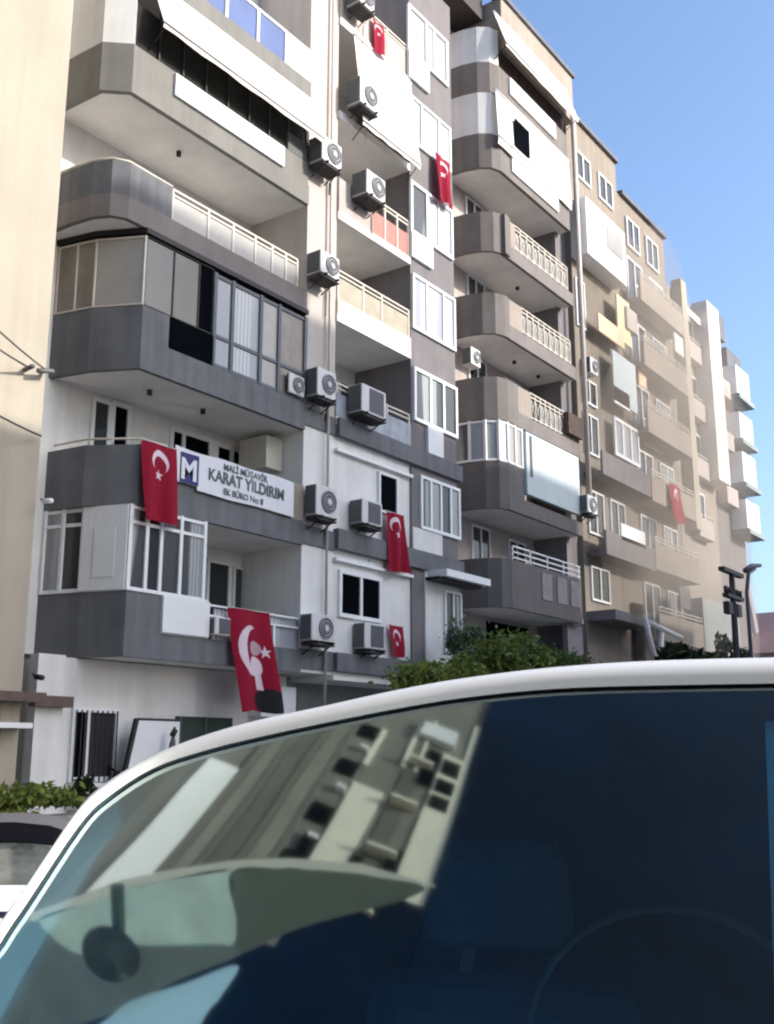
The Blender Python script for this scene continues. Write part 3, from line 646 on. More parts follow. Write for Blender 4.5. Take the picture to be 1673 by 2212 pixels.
# ================================================================== BANNER
bn = thing('banner', 'long white banner with grey lettering and navy square across the balcony', 'banner', (16.5, 15.93, 7.0))
bv = MB(); N = 40
for i in range(N):
    xa, xb = 14.62 + (18.4 - 14.62) * i / N, 14.62 + (18.4 - 14.62) * (i + 1) / N
    def yz(x): return 15.93 + 0.005 * math.sin(x * 5.1) + 0.003 * math.sin(x * 11)
    lo = 6.99 + 0.01 * math.sin(xa * 3)
    if xa < 15.22: lo = 7.08
    bv.quad((xa, yz(xa), lo), (xb, yz(xb), lo), (xb, yz(xb), 7.83 + 0.015 * math.sin(xb * 4)), (xa, yz(xa), 7.83 + 0.015 * math.sin(xa * 4)))
bv.build('sheet', BANNERW, bn, solid=0.006)
lg = MB(); lg.box(14.77, 15.30, 15.913, 15.917, 7.09, 7.74, 0)
lg.build('logo_square', NAVY, bn)
def text(body, x, z, size, m, parent, y=15.917, bold=0.0, sx=1.0):
    cu = bpy.data.curves.new('lettering', 'FONT'); cu.body = body; cu.size = size; cu.extrude = 0.001; cu.offset = bold
    cu.align_x = 'CENTER'; cu.align_y = 'CENTER'; cu.materials.append(m)
    o = bpy.data.objects.new('lettering', cu); col.objects.link(o)
    bpy.context.view_layer.update()
    me = bpy.data.meshes.new_from_object(o.evaluated_get(bpy.context.evaluated_depsgraph_get())); bpy.data.objects.remove(o)
    o = bpy.data.objects.new('lettering', me); col.objects.link(o)
    o.rotation_euler = (R(90), 0, 0); o.scale = (sx, 1, 1); o.parent = parent; o.location = Vector((x, y, z)) - ORG[parent.name]
    return o
text('M', 15.02, 7.37, 0.62, BANNERW, bn, 15.911, 0.02)
text('MALİ MÜŞAVİR', 16.75, 7.68, 0.20, TXTG, bn, bold=0.006)
text('KARAT YILDIRIM', 16.82, 7.42, 0.36, TXTG, bn, bold=0.012, sx=0.92)
text('EK BÜRO No: 8', 16.7, 7.13, 0.19, TXTG, bn, bold=0.006)

# ================================================================== AWNINGS
def awning(label, x0, x1, ytop, ztop, ybot, zbot, val=0.12, ends=True):
    t = thing('awning', label, 'awning', ((x0 + x1) / 2, ytop, zbot), 'white cloth awnings of the upper floors')
    b = MB(); N = 14
    for i in range(N):
        a, c = x0 + (x1 - x0) * i / N, x0 + (x1 - x0) * (i + 1) / N
        sa, sc_ = 0.02 * math.sin(i * 1.7), 0.02 * math.sin((i + 1) * 1.7)
        b.quad((a, ytop, ztop), (a, ybot, zbot + sa), (c, ybot, zbot + sc_), (c, ytop, ztop))
        b.quad((a, ybot, zbot + sa), (a, ybot + 0.02, zbot - val + sa), (c, ybot + 0.02, zbot - val + sc_), (c, ybot, zbot + sc_))
    b.build('cloth', CLOTHW, t, solid=0.008)
    MB().tube([(x0, ybot - 0.02, zbot), (x1, ybot - 0.02, zbot)], 0.025, 6).tube([(x0, ytop, ztop), (x1, ytop, ztop)], 0.05, 8).build('roller', FRAME, t)
    MB().tube([(x0 + 0.1, ybot, zbot), (x0 + 0.1, ytop + 0.1, zbot - 0.4)], 0.015, 5).tube([(x1 - 0.1, ybot, zbot), (x1 - 0.1, ytop + 0.1, zbot - 0.4)], 0.015, 5).build('arm', DARKM, t)
    return t
awning('long bright white awning above the dark balcony opening at top left', 13.35, 18.85, 15.98, 18.22, 15.5, 16.95)
awning('cream awning let down like a curtain over the recessed balcony', 20.6, 23.42, 15.95, 21.3, 15.6, 18.45)
awning('white sloping awning of the top balcony of the second block', 28.7, 34.4, 15.98, 27.2, 15.5, 25.75)
awning('white sheet awning with a black opening on the second block', 28.66, 34.3, 15.96, 24.05, 15.88, 22.25, 0.3)

# ================================================================== SMALL FIXTURES
def cctv(label, x, y, z, dx):
    t = thing('security_camera', label, 'security camera', (x, y, z), 'wall cameras')
    MB().tube([(x, y - 0.35, z - 0.03), (x + 0.02, y - 0.12, z)], 0.05, 8).build('camera_body', PANEL if dx else DARKM, t)
    MB().tube([(x + 0.02, y - 0.12, z), (x + 0.05, y + 0.02, z + 0.06)], 0.02, 6).build('mount', DARKM, t)
cctv('white wall camera at the top left corner of the white glazed balcony', 11.45, 15.97, 6.02, 1)
cctv('dark wall camera under the corner of the lowest grey balcony', 12.1, 16.74, 2.95, 0)
def cable(label, a, c, sag):
    pts = []
    for i in range(25):
        t = i / 24; p = Vector(a).lerp(Vector(c), t); p.z -= sag * 4 * t * (1 - t); pts.append(p)
    tag(MB().tube(pts, 0.018, 6).build('cable', mat('cable_rubber', (0.09, 0.08, 0.08), 0.7)), label, 'cable', 'cables slung to the cream wall')
cable('upper dark cable sagging across the cream wall', (11.35, 15.85, 8.45), (5.3, 12.5, 9.2), 0.25)
cable('middle cable sagging across the cream wall', (10.95, 15.85, 8.4), (5.3, 12.6, 8.45), 0.2)
cable('lowest cable sagging across the cream wall below the wall bracket', (11.3, 15.85, 7.2), (5.3, 12.7, 7.35), 0.2)
t = thing('cable_bracket', 'dark bracket holding the cables at the edge of the cream wall', 'bracket', (11.3, 15.99, 8.4))
MB().tube([(10.95, 15.99, 8.4), (10.95, 15.75, 8.42)], 0.045, 8).build('mount', mat('bracket_metal', (0.14, 0.14, 0.13), 0.6), t)
MB().tube([(11.32, 15.99, 8.5), (11.36, 15.75, 8.44), (11.05, 15.75, 8.36)], 0.045, 8).build('arm', MATS['bracket_metal'], t)
t = thing('sign_board', 'white board leaning before the ground floor wall beside the barred window', 'sign', (14.9, 16.5, 0))
MB().prism_y([(14.0, 0.0), (15.62, 0.0), (15.62, 2.22), (14.52, 2.22)], 16.5, 16.56).build('board', PANEL, t)
MB().prism_y([(13.93, 0.0), (13.995, 0.0), (14.515, 2.22), (14.44, 2.26)], 16.49, 16.57).box(14.52, 15.62, 16.49, 16.57, 2.225, 2.27).build('frame', DARKM, t)
t = thing('parasol', 'closed dark parasol standing in front of the white leaning board', 'parasol', (15.1, 16.2, 0))
MB().tube([(15.02, 16.2, 0.1), (15.06, 16.2, 0.9), (15.16, 16.2, 1.75), (15.18, 16.2, 1.98)], 0.16, 10, 0, 0.02).build('canopy', ACD, t)
MB().tube([(15.0, 16.2, 0), (15.2, 16.2, 2.1)], 0.025, 8).tube([(15.14, 16.2, 1.93), (15.22, 16.2, 2.04)], 0.06, 8).build('pole', DARKM, t)
t = thing('wall_lantern', 'dark wall lantern hanging on the ground floor wall left of the leaning board', 'lantern', (14.2, 16.6, 0.9))
MB().tube([(14.2, 16.7, 0.95), (14.2, 16.7, 1.05), (14.2, 16.7, 1.25)], 0.14, 8, 0, 0.06).build('lamp_body', BLACKM, t)
MB().tube([(14.2, 16.7, 1.22), (14.2, 16.95, 1.32)], 0.025, 6).build('arm', BLACKM, t)

# utility pole
def nr(x, z): return x * 11 / 14, 1.6 + (z - 1.6) * 11 / 14
t = thing('utility_pole', 'dark wooden utility pole with insulator crossarms at the right edge', 'utility pole', (34.8, 11, -0.15))
(xa, za), (xb, zb) = nr(44.2, 0), nr(44.5, 9.1)
MB().tube([(xa, 11, -0.15), (xb, 11, zb)], 0.14, 10, 0, 0.09).build('pole', mat('dark_pole_wood', (0.045, 0.042, 0.046), 0.9), t)
for x0, x1, z0, z1 in ((43.2, 45.8, 8.95, 9.12), (43.5, 45.6, 7.9, 8.05)):
    MB().box(nr(x0, 0)[0], nr(x1, 0)[0], 10.9, 11.1, nr(0, z0)[1], nr(0, z1)[1]).build('crossarm', DARKM, t)
for x in (43.6, 44.05, 45.0, 45.45): MB().tube([(nr(x, 0)[0], 11, nr(0, 8.05)[1]), (nr(x, 0)[0], 11, nr(0, 8.35)[1])], 0.07, 8).build('insulator', DARKM, t)
for x in (43.75, 44.9): MB().box(nr(x, 0)[0] - 0.2, nr(x, 0)[0] + 0.2, 10.9, 11.1, nr(0, 7.2)[1], nr(0, 7.7)[1]).build('switch_box', DARKM, t)
t = thing('street_lamp', 'grey curved street lamp head to the right of the utility pole', 'street lamp', (36.6, 11.1, -0.15))
GS = mat('grey_steel', (0.10, 0.10, 0.115), 0.6)
MB().tube([(36.7, 11.1, -0.15), (36.8, 11.1, 7.0), (37.0, 11.05, 7.7), (37.6, 11.0, 7.95)], 0.07, 8).build('pole', GS, t)
MB().tube([(36.5, 11.0, 7.72), (37.2, 11.0, 7.98), (38.1, 10.95, 8.12)], 0.10, 8, 0, 0.07).build('lamp_head', GS, t)
t = thing('white_gate_frame', 'thin white pipe frame leaning at the foot of the dusty third block', 'frame', (38, 15, 0))
MB().tube([(36.9, 14.9, 6.5), (38.0, 14.9, 4.3)], 0.10, 6).tube([(38.0, 14.9, 4.3), (38.5, 14.9, 6.0)], 0.10, 6).tube([(37.0, 14.9, 6.3), (40.5, 14.9, 6.0)], 0.10, 6).tube([(38.0, 14.9, 4.3), (38.0, 14.9, 0)], 0.08, 6).build('pipes', FRAME, t)

# ================================================================== TREES AND PLANTS
def crown(b, c, rad, n, size, mi=0, seed=1, lobes=15, mats=3):
    rnd = random.Random(seed)
    L = []
    for _ in range(lobes):
        a, e = rnd.uniform(0, 6.283), rnd.uniform(-0.5, 1.0)
        L.append((Vector((math.cos(a) * rad[0] * 0.72 * math.cos(e), math.sin(a) * rad[1] * 0.7 * math.cos(e), math.sin(e) * rad[2] * 0.68)), rnd.uniform(0.2, 0.46)))
    for _ in range(n):
        o, s = rnd.choice(L)
        d = Vector((rnd.gauss(0, 1), rnd.gauss(0, 1), rnd.gauss(0, 1))).normalized() * (rnd.random() ** 0.45) * (1.0 if rnd.random() < 0.82 else rnd.uniform(1.0, 1.55))
        p = Vector(c) + o + Vector((d.x * rad[0], d.y * rad[1], d.z * rad[2])) * s
        n1 = Vector((rnd.gauss(0, 1), rnd.gauss(0, 1), rnd.gauss(0.6, 1))).normalized(); t1 = n1.orthogonal().normalized(); t1.rotate(Matrix.Rotation(rnd.uniform(0, 6.28), 3, n1)); b1 = n1.cross(t1)
        k = size * rnd.uniform(0.6, 1.3)
        b.add([p - t1 * k, p - b1 * k * 0.45, p + t1 * k, p + b1 * k * 0.45], [(0, 1, 2, 3)], rnd.choice(range(mats)))
def tree(label, x, y, zc, rad, n, size, mats, seed, name='tree', cat='tree', group=None):
    t = thing(name, label, cat, (x, y, 0), group)
    tr = MB(); rnd = random.Random(seed)
    tr.tube([(x, y, 0), (x + 0.05, y, zc * 0.5), (x, y, zc)], 0.13, 8, 0, 0.05)
    for _ in range(6):
        a = rnd.uniform(0, 6.28)
        tr.tube([(x, y, zc * 0.6), (x + math.cos(a) * rad[0] * 0.4, y + math.sin(a) * rad[1] * 0.4, zc), (x + math.cos(a) * rad[0] * 0.75, y + math.sin(a) * rad[1] * 0.75, zc + rad[2] * rnd.uniform(0.1, 0.7))], 0.06, 6, 0, 0.015)
    tr.build('trunk', BARK, t)
    b = MB(); crown(b, (x, y, zc), rad, n, size, 0, seed)
    b.build('crown', mats, t)
    return t
tree('yellow green tree crown in front of the small red flag', 19.2, 12.2, 2.6, (1.9, 1.3, 1.05), 7500, 0.085, [LEAFY, LEAF, LEAFY], 3, group='trees rising over the white van roof')
tree('bright green bushy tree in the middle behind the white van roof', 21.8, 12.6, 3.3, (1.6, 1.4, 1.3), 8000, 0.085, [LEAF, LEAFY, LEAFD], 4, group='trees rising over the white van roof')
tree('darker green tree before the shaded garage of the second block', 24.6, 12.6, 3.2, (1.9, 1.4, 1.15), 7500, 0.085, [LEAF, LEAFD, LEAFD], 5, group='trees rising over the white van roof')
tree('grey green shrub climbing beside the bay below the white door canopy', 24.2, 14.8, 4.0, (0.85, 0.6, 1.2), 3000, 0.08, [LEAFG, LEAFG, LEAF], 6, group='trees rising over the white van roof')
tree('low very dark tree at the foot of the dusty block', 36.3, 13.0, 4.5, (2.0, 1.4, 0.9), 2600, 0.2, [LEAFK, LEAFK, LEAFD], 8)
tree('round grey dark tree beside the utility pole', 41.6, 13.5, 5.0, (0.9, 0.9, 1.2), 1800, 0.18, [LEAFD, LEAFK, LEAFG], 9)
def plant(label, x, y, z, rad, n, seed):
    t = thing('hedge', label, 'hedge', (x, y, 0))
    b = MB(); crown(b, (x, y, z), rad, n, 0.07, 0, seed, lobes=16); b.build('leaves', [LEAFY, LEAF, LEAFY], t)
    MB().box(x - rad[0], x + rad[0], y - 0.25, y + 0.25, 0, z - rad[2] * 0.35).build('planter', PAVE, t)
plant('yellow green hedge in front of the cream building porch', 8.3, 12.4, 0.88, (1.9, 0.5, 0.32), 3000, 11)
t = thing('potted_plant', 'dark spiky plant beside the end of the hedge', 'plant', (11.3, 14.0, 0))
b = MB(); crown(b, (11.2, 14.0, 0.95), (0.22, 0.22, 0.35), 300, 0.08, 0, 13); b.build('leaves', [LEAFK, LEAFD, LEAFK], t)
MB().tube([(11.2, 14, 0), (11.2, 14, 0.7)], 0.16, 10, 0, 0.2).build('pot', PAVE, t)

# ================================================================== PARKED CAR AT LOWER LEFT
pc = thing('parked_car', 'parked white car with black roof and dull windscreen at the lower left', 'car', (5.4, 7.5, -0.3))
def loft(b, secs, mi=0, sm=True):
    n = len(secs[0]); v = [p for s_ in secs for p in s_]
    f = [(i * n + j, i * n + j + 1, (i + 1) * n + j + 1, (i + 1) * n + j) for i in range(len(secs) - 1) for j in range(n - 1)]
    b.add(v, f, mi, sm)
# the car's own axes: l along its length towards the camera's right, s across
ax = Vector((-0.66, -0.75, 0)).normalized(); sx_ = Vector((-ax.y, ax.x, 0)); base = Vector((5.36, 7.64, -0.3))
def cpt(l, s, z): p = base + ax * l + sx_ * s; return (p.x, p.y, z + base.z)
PROF = [(-2.1, 0.55), (-2.1, 0.95), (-1.7, 1.02), (-1.2, 1.36), (-0.2, 1.42), (0.30, 1.36), (0.95, 0.98), (1.6, 0.90), (1.95, 0.78), (2.0, 0.45)]
def half(z): return 0.86 if z < 1.0 else 0.86 - (z - 1.0) * 0.55
b = MB()
rows = []
for l, z in PROF:
    h_ = half(z); rows.append([cpt(l, s * h_, z - (0.03 + max(0, z - 0.95) * 0.22) * abs(s) ** 2.6) for s in (-1, -0.6, -0.2, 0.2, 0.6, 1)])
loft(b, rows)
mi = {3: 1, 4: 1, 2: 2, 5: 2}
for i in range(len(PROF) - 1):
    for j in range(5): b.m[i * 5 + j] = {2: 2, 3: 1, 4: 1, 5: 2}.get(i, 0)
for sgn in (-1, 1):
    pts = [cpt(l, sgn * half(z), z - 0.03 - max(0, z - 0.95) * 0.22) for l, z in PROF]
    low = [cpt(l, sgn * 0.86, 0.28) for l, z in PROF]
    bel = [cpt(l, sgn * 0.87, min(z - 0.03, 0.94)) for l, z in PROF]
    for i in range(len(PROF) - 1):
        b.quad(low[i], low[i + 1], bel[i + 1], bel[i], 0)
        b.quad(bel[i], bel[i + 1], pts[i + 1], pts[i], 3 if 2 <= i <= 5 else 0)
WPAINT = mat('white_car_paint', (0.74, 0.76, 0.79), 0.25, 0.03, 2, spec=0.5)
NPAINT = mat('black_car_paint', (0.004, 0.004, 0.007), 0.7, 0.2, 2, spec=0.05); ROOFP = mat('grey_roof_paint', (0.12, 0.12, 0.125), 0.5, 0.2, 2)
WSCR = mat('dull_windscreen', (0.10, 0.115, 0.11), 0.10, 0.8, 3.5, spec=0.6)
b.build('body', [WPAINT, ROOFP, WSCR, NPAINT], pc)
wsh = MB(); loft(wsh, [[cpt(l, s_ * half(z) * 0.97, z + 0.012 - (0.03 + max(0, z - 0.95) * 0.22) * abs(s_) ** 2.6) for s_ in (-1, -0.6, -0.2, 0.2, 0.6, 1)] for l, z in ((0.30, 1.36), (0.52, 1.232))]); wsh.build('sun_strip', NPAINT, pc, solid=0.006)
for sgn in (-1, 1):
    MB().tube([cpt(0.28, sgn * 0.63, 1.27), cpt(0.98, sgn * 0.83, 0.95)], 0.045, 8).build('windscreen_pillar', NPAINT, pc)
    MB().tube([cpt(0.30, sgn * 0.58, 1.31), cpt(1.0, sgn * 0.78, 0.965)], 0.06, 8).build('screen_trim', NPAINT, pc)
for sgn in (-1, 1): MB().tube([cpt(0.78, sgn * 0.86, 0.98), cpt(0.76, sgn * 1.03, 1.04)], 0.075, 10).build('wing_mirror', NPAINT, pc)
hl = MB(); hl.tube([cpt(1.15, 0.35, 0.975), cpt(1.3, 0.55, 0.955), cpt(1.55, 0.58, 0.915), cpt(1.72, 0.4, 0.88), cpt(1.7, 0.2, 0.885)], 0.02, 6)
hl.build('bonnet_stripe', mat('navy_stripe', (0.03, 0.035, 0.09), 0.4), pc)
for l in (-1.35, 1.3):
    for sgn in (-1, 1):
        wv = MB(); wv.tube([cpt(l, sgn * 0.66, 0.31), cpt(l, sgn * 0.88, 0.31)], 0.31, 20); wh = wv.build('wheel', BLACKM, pc)

# ================================================================== BUILDING REFLECTED IN THE WINDSCREEN, OPPOSITE BLOCKS
Rb = thing('apartment_building', 'striped apartment block behind the viewer seen only as a reflection in the windscreen', 'building', (-8, 4, 0))
STRW = mat('ivory_stripe', (0.74, 0.72, 0.60), 0.9, 0.06, 1); STRG = mat('warm_grey_stripe', (0.20, 0.19, 0.165), 0.9, 0.15, 1.0, 0.15)
MB().box(-12, -6.06, 0.57, 9.5, -0.3, 24).build('wall', STRG, Rb)
st = MB()
for y0, y1, z0, z1 in ((0.575, 1.02, 0, 16.6), (1.62, 2.08, 0, 14.6), (3.58, 3.98, 0, 13.7), (0.575, 0.68, 16.6, 18), (1.3, 1.36, 15.6, 17.6), (1.50, 1.58, 15.6, 17.2), (2.02, 2.1, 15.2, 16.6), (6.2, 6.9, 0, 20)):
    st.box(-6.059, -6.03, y0, y1, z0, z1, 1 if y0 == 3.58 else 0)
st.build('pillar', [STRW, mat('highlight_stripe', (0.85, 0.86, 0.86), 0.8, 0.05, 1)], Rb)  # one stripe whitened to carry the bright highlight of the reflection
sl_ = MB()
for y in (2.45, 2.8, 3.15, 3.45, 4.6): sl_.box(-6.059, -6.03, y, y + 0.09, 0, 18)
sl_.build('rib', mat('dark_rib', (0.155, 0.15, 0.13), 0.9), Rb)
wd = MB()
for y0, y1, z0, z1 in ((0.70, 0.98, 14.7, 15.1), (0.70, 0.98, 15.25, 15.7), (0.70, 0.98, 15.9, 16.4), (1.05, 1.25, 15.3, 16.5), (2.1, 2.3, 12.0, 12.9), (1.45, 1.61, 12.0, 12.8), (1.03, 1.2, 12.6, 13.3)):
    wd.box(-6.029, -6.01, y0, y1, z0, z1)
wd.build('window', BLACKG, Rb)
MB().box(-6.059, -5.95, 0.9, 1.5, 16.8, 17.3).build('awning', PANEL, Rb)
for z in (11.3, 12.7, 14.1, 15.5): MB().box(-6.059, -5.97, 2.12, 2.26, z + 0.1, z + 0.2).build('bracket', PANEL, Rb)
for y0, y1, c in ((2.54, 2.78, (0.25, 0.24, 0.20)), (2.90, 3.13, (0.15, 0.145, 0.125)), (3.25, 3.43, (0.27, 0.26, 0.225)), (4.25, 4.55, (0.15, 0.15, 0.15)), (1.25, 1.5, (0.15, 0.14, 0.12))):
    MB().box(-6.059, -6.04, y0, y1, 0, 17.6).build('facing', mat('stripe_%d' % int(c[0] * 1000), c, 0.9, 0.2, 0.8, 0.3), Rb)
for z in (11.6, 13.0, 14.4, 15.8):
    MB().box(-6.059, -5.9, 1.10, 1.5, z, z + 0.07).build('ledge', STRW, Rb); MB().box(-6.059, -6.02, 2.12, 2.42, z + 0.3, z + 0.75).build('window', BLACKG, Rb)
NV = mat('navy_reflection_dark', (0.0005, 0.014, 0.046), 0.8, 0.75, 0.10, spec=0.1)
NVD = mat('deep_navy_cladding', (0.001, 0.006, 0.024), 0.8, 0.3, 0.4, spec=0.1)
MB().box(-6.058, -5.95, 0.57, 1.9, -0.3, 12.2).build('dark_reflection_base', NV, Rb)  # navy colour put on the base to darken this part of the reflection
MB().box(-6.058, -5.95, 1.901, 3.5, -0.3, 10.4).build('dark_reflection_base', NV, Rb)
Nb = thing('dark_reflection_block', 'added navy block behind the viewer that darkens the right of the windscreen reflection', 'building', (-9, -8, 0))  # added block, its navy colour sets the dark part of the reflection
MB().box(-12, -6.0, -22, 0.565, -0.3, 48).build('wall', NV, Nb)
ss = thing('reflection_sail', 'made-up green and blue sail overhead, shaped for patches reflected low in the windscreen', 'shade sail', (-2, 1.6, 4.5))  # made-up sail, its coloured panels form the patches in the reflection
SAILG = mat('pale_green_cloth', (0.47, 0.60, 0.53), 0.9, 0.25, 4, trans=0.8); SAILD = mat('dark_green_cloth', (0.16, 0.19, 0.16), 0.9, 0.1, 2, trans=0.5)
SAILB = mat('pale_blue_cloth', (0.45, 0.70, 0.86), 0.9, 0.06, 2, trans=0.8); SAILM = mat('grey_green_cloth', (0.20, 0.245, 0.235), 0.9, 0.25, 4, trans=0.5)
arc = [(-1.95, 2.35), (-1.83, 2.19), (-1.66, 2.0), (-1.51, 1.84), (-1.39, 1.68), (-1.21, 1.40), (-1.10, 1.17), (-0.99, 0.87), (-0.95, 0.56)]
def inset(p, k=0.05): return (p[0] - k * 0.85, p[1] - k * 0.35)
hm = MB()
for i in range(len(arc) - 1):
    a, c = arc[i], arc[i + 1]; hm.quad((*a, 4.5), (*c, 4.5), (*inset(c, 0.05 if i < 7 else 0.012), 4.5), (*inset(a), 4.5))
hm.build('hem', mat('ivory_hem', (0.8, 0.8, 0.7), 0.8, trans=0.5), ss)
ia = [inset(p) for p in arc]
def sail(pts, m, z, k=6):
    P = [Vector((*p, 0)) for p in pts]; n_ = len(P); out = []
    for i in range(n_):
        a, b_, c, d = P[i - 1], P[i], P[(i + 1) % n_], P[(i + 2) % n_]
        for q in range(k):
            t = q / k; w0 = 0.5 * (2 * b_ + (c - a) * t + (2 * a - 5 * b_ + 4 * c - d) * t * t + (3 * b_ - a - 3 * c + d) * t ** 3)
            out.append((w0.x, w0.y, z))
    MB().add(out, [tuple(range(len(out)))]).build('panel', m, ss)
sail([ia[0], ia[1], (-1.94, 1.94), (-1.79, 1.72), (-1.73, 1.58), (-1.59, 1.30), (-1.63, 1.24), (-1.88, 1.49), (-2.28, 1.82), (-2.9, 2.6)], SAILM, 4.52)
sail([ia[1], ia[2], ia[3], ia[4], ia[5], (-1.42, 1.32), (-1.60, 1.30), (-1.74, 1.58), (-1.80, 1.72), (-1.95, 1.95)], SAILG, 4.50)
sail([ia[5], ia[6], ia[7], (-0.99, 0.60), (-1.40, 1.05), (-1.60, 1.24), (-1.45, 1.31)], SAILD, 4.49)
sail([(-1.66, 1.235), (-1.85, 1.27), (-2.04, 1.33), (-3.0, 1.5), (-3.0, 2.3), (-2.29, 1.80), (-2.06, 1.66), (-1.86, 1.46)], SAILB, 4.48)
pl = thing('reflection_disc', 'made-up dark disc and arm under the sail, shaped for a dome seen in the reflection', 'lamp', (-1.78, 1.77, 4.4))  # made-up disc and arm, give the dark dome in the reflection
MB().tube([(-1.78, 1.77, 4.47), (-1.78, 1.77, 4.44), (-1.78, 1.77, 4.40), (-1.78, 1.77, 4.38)], 0.06, 24, 0, 0.14).build('dark_disc', mat('dark_green_enamel', (0.20, 0.27, 0.24), 0.8), pl)
MB().tube([(-1.76, 1.775, 4.46), (-1.52, 1.84, 4.46)], 0.03, 8).build('arm', MATS['dark_green_enamel'], pl)
MB().tube([(-3.0, 2.0, 4.5), (-6.05, 3.2, 5.2)], 0.02, 6).tube([(-0.95, 0.56, 4.5), (-5.99, 0.45, 8.2)], 0.003, 6).build('rope', NVD, ss)
# unseen blocks across the street, placed and stepped to shade the lower facades
O1 = thing('shade_block', 'unseen tall block across the street, stepped to shade the lower facades', 'building', (32, -25, 0))
MB().box(19.5, 27.3, -25, -22, -0.3, 25.0).box(27.3, 33.5, -25, -22.002, -0.3, 30.9).box(33.5, 38.2, -25, -22.004, -0.3, 30.0).box(38.2, 48.5, -25, -22.006, -0.3, 28.4).build('wall', WHITE, O1)
O2 = thing('shade_block', 'unseen lower block across the street, sized to shade the foot of the third block', 'building', (53, -25, 0))
MB().box(48.55, 58, -25, -22, -0.3, 24.0).build('wall', PINKW, O2)
O3 = thing('shade_block', 'unseen lowest block across the street, sized to shade the foot of the far blocks', 'building', (66, -25, 0))
MB().box(58.05, 80, -25, -22, -0.3, 22.0).build('wall', CREAM, O3)

# ================================================================== WHITE CAR IN FRONT
van = thing('white_van', 'white van very close to the viewer, its big dark curved windscreen filling the foreground', 'van', (2.5, 1.2, -0.3))
NN = Vector((-0.77120, -0.31433, 0.55357)); P0 = Vector((0.91805, 0.65998, 1.58844)); E1 = Vector((0.37744, -0.92603, 0)); E2 = Vector((0.51263, 0.20894, 0.83280))
BK = Vector((0.926, 0.377, 0)).normalized()     # towards the car's rear
CS = 0.39
K = 1.1 / 2.1
OUT = [(-0.740, -0.56), (-0.703, -0.367), (-0.677, -0.288), (-0.630, -0.122), (-0.591, -0.057), (-0.507, 0.010), (-0.407, 0.061), (-0.292, 0.101), (-0.155, 0.135), (-0.009, 0.173), (0.136, 0.203), (0.328, 0.229), (0.560, 0.243), (0.745, 0.249)]
INN = [(-0.728, -0.57), (-0.692, -0.394), (-0.668, -0.311), (-0.620, -0.148), (-0.581, -0.084), (-0.500, -0.013), (-0.398, 0.030), (-0.283, 0.064), (-0.148, 0.098), (-0.004, 0.131), (0.140, 0.158), (0.329, 0.178), (0.557, 0.183), (0.745, 0.180)]
def half_line(L):
    h_ = [(s * K, t * K) for s, t in L]
    h_ = h_[:-1]
    return h_ + [(2 * CS - s, t) for s, t in h_[::-1]]
OUTL, INNL = half_line(OUT), half_line(INN)
OUTL = [(-0.50, -0.95)] + OUTL + [(2 * CS + 0.50, -0.95)]; INNL = [(-0.478, -0.95)] + INNL + [(2 * CS + 0.478, -0.95)]
def wp_(s, t, d=0.0, n=0.0): return P0 + E1 * s + E2 * t + BK * d + NN * n
def smooth_line(L, k=4):
    out = []
    for i in range(len(L) - 1):
        p0 = L[max(i - 1, 0)]; p1 = L[i]; p2 = L[i + 1]; p3 = L[min(i + 2, len(L) - 1)]
        for j in range(k):
            t = j / k
            out.append(tuple(0.5 * (2 * p1[q] + (p2[q] - p0[q]) * t + (2 * p0[q] - 5 * p1[q] + 4 * p2[q] - p3[q]) * t * t + (3 * p1[q] - p0[q] - 3 * p2[q] + p3[q]) * t ** 3) for q in (0, 1)))
    return out + [L[-1]]
OUTS, INNS = smooth_line(OUTL), smooth_line(INNL)
# body shell: rounded band round the glass, then the roof and sides running back
b = MB(); secs = []
def grow(L, e, dz=0):      # push the outline outward from the glass centre
    return [(s + (s - CS) * e, t + (t + 0.35) * e) for s, t in L]
IN2 = INNS
secs.append([tuple(wp_(s, t, 0.0, 0.0)) for s, t in IN2])
mid1 = [((a[0] * 0.6 + c[0] * 0.4), (a[1] * 0.6 + c[1] * 0.4)) for a, c in zip(INNS, OUTS)]
mid0 = [((a[0] * 0.9 + c[0] * 0.1), (a[1] * 0.9 + c[1] * 0.1)) for a, c in zip(INNS, OUTS)]
secs.append([tuple(wp_(s, t, 0.0, 0.008)) for s, t in mid0])
secs.append([tuple(wp_(s, t, 0.0, 0.012)) for s, t in mid1])
mid2 = [((a[0] * 0.15 + c[0] * 0.85), (a[1] * 0.15 + c[1] * 0.85)) for a, c in zip(INNS, OUTS)]
secs.append([tuple(wp_(s, t, 0.0, 0.008)) for s, t in mid2])
secs.append([tuple(wp_(s, t, 0.02, 0.0)) for s, t in OUTS])
for d, dz, k in ((0.10, -0.014, 0.965), (0.5, -0.05, 0.90), (1.2, -0.07, 0.86), (2.2, -0.11, 0.85), (2.8, -0.20, 0.84), (3.1, -0.38, 0.83)):
    secs.append([tuple(wp_(CS + (s - CS) * k, t, d) + Vector((0, 0, dz))) for s, t in OUTS])
loft(b, secs)
b.build('body', WPAINT, van)
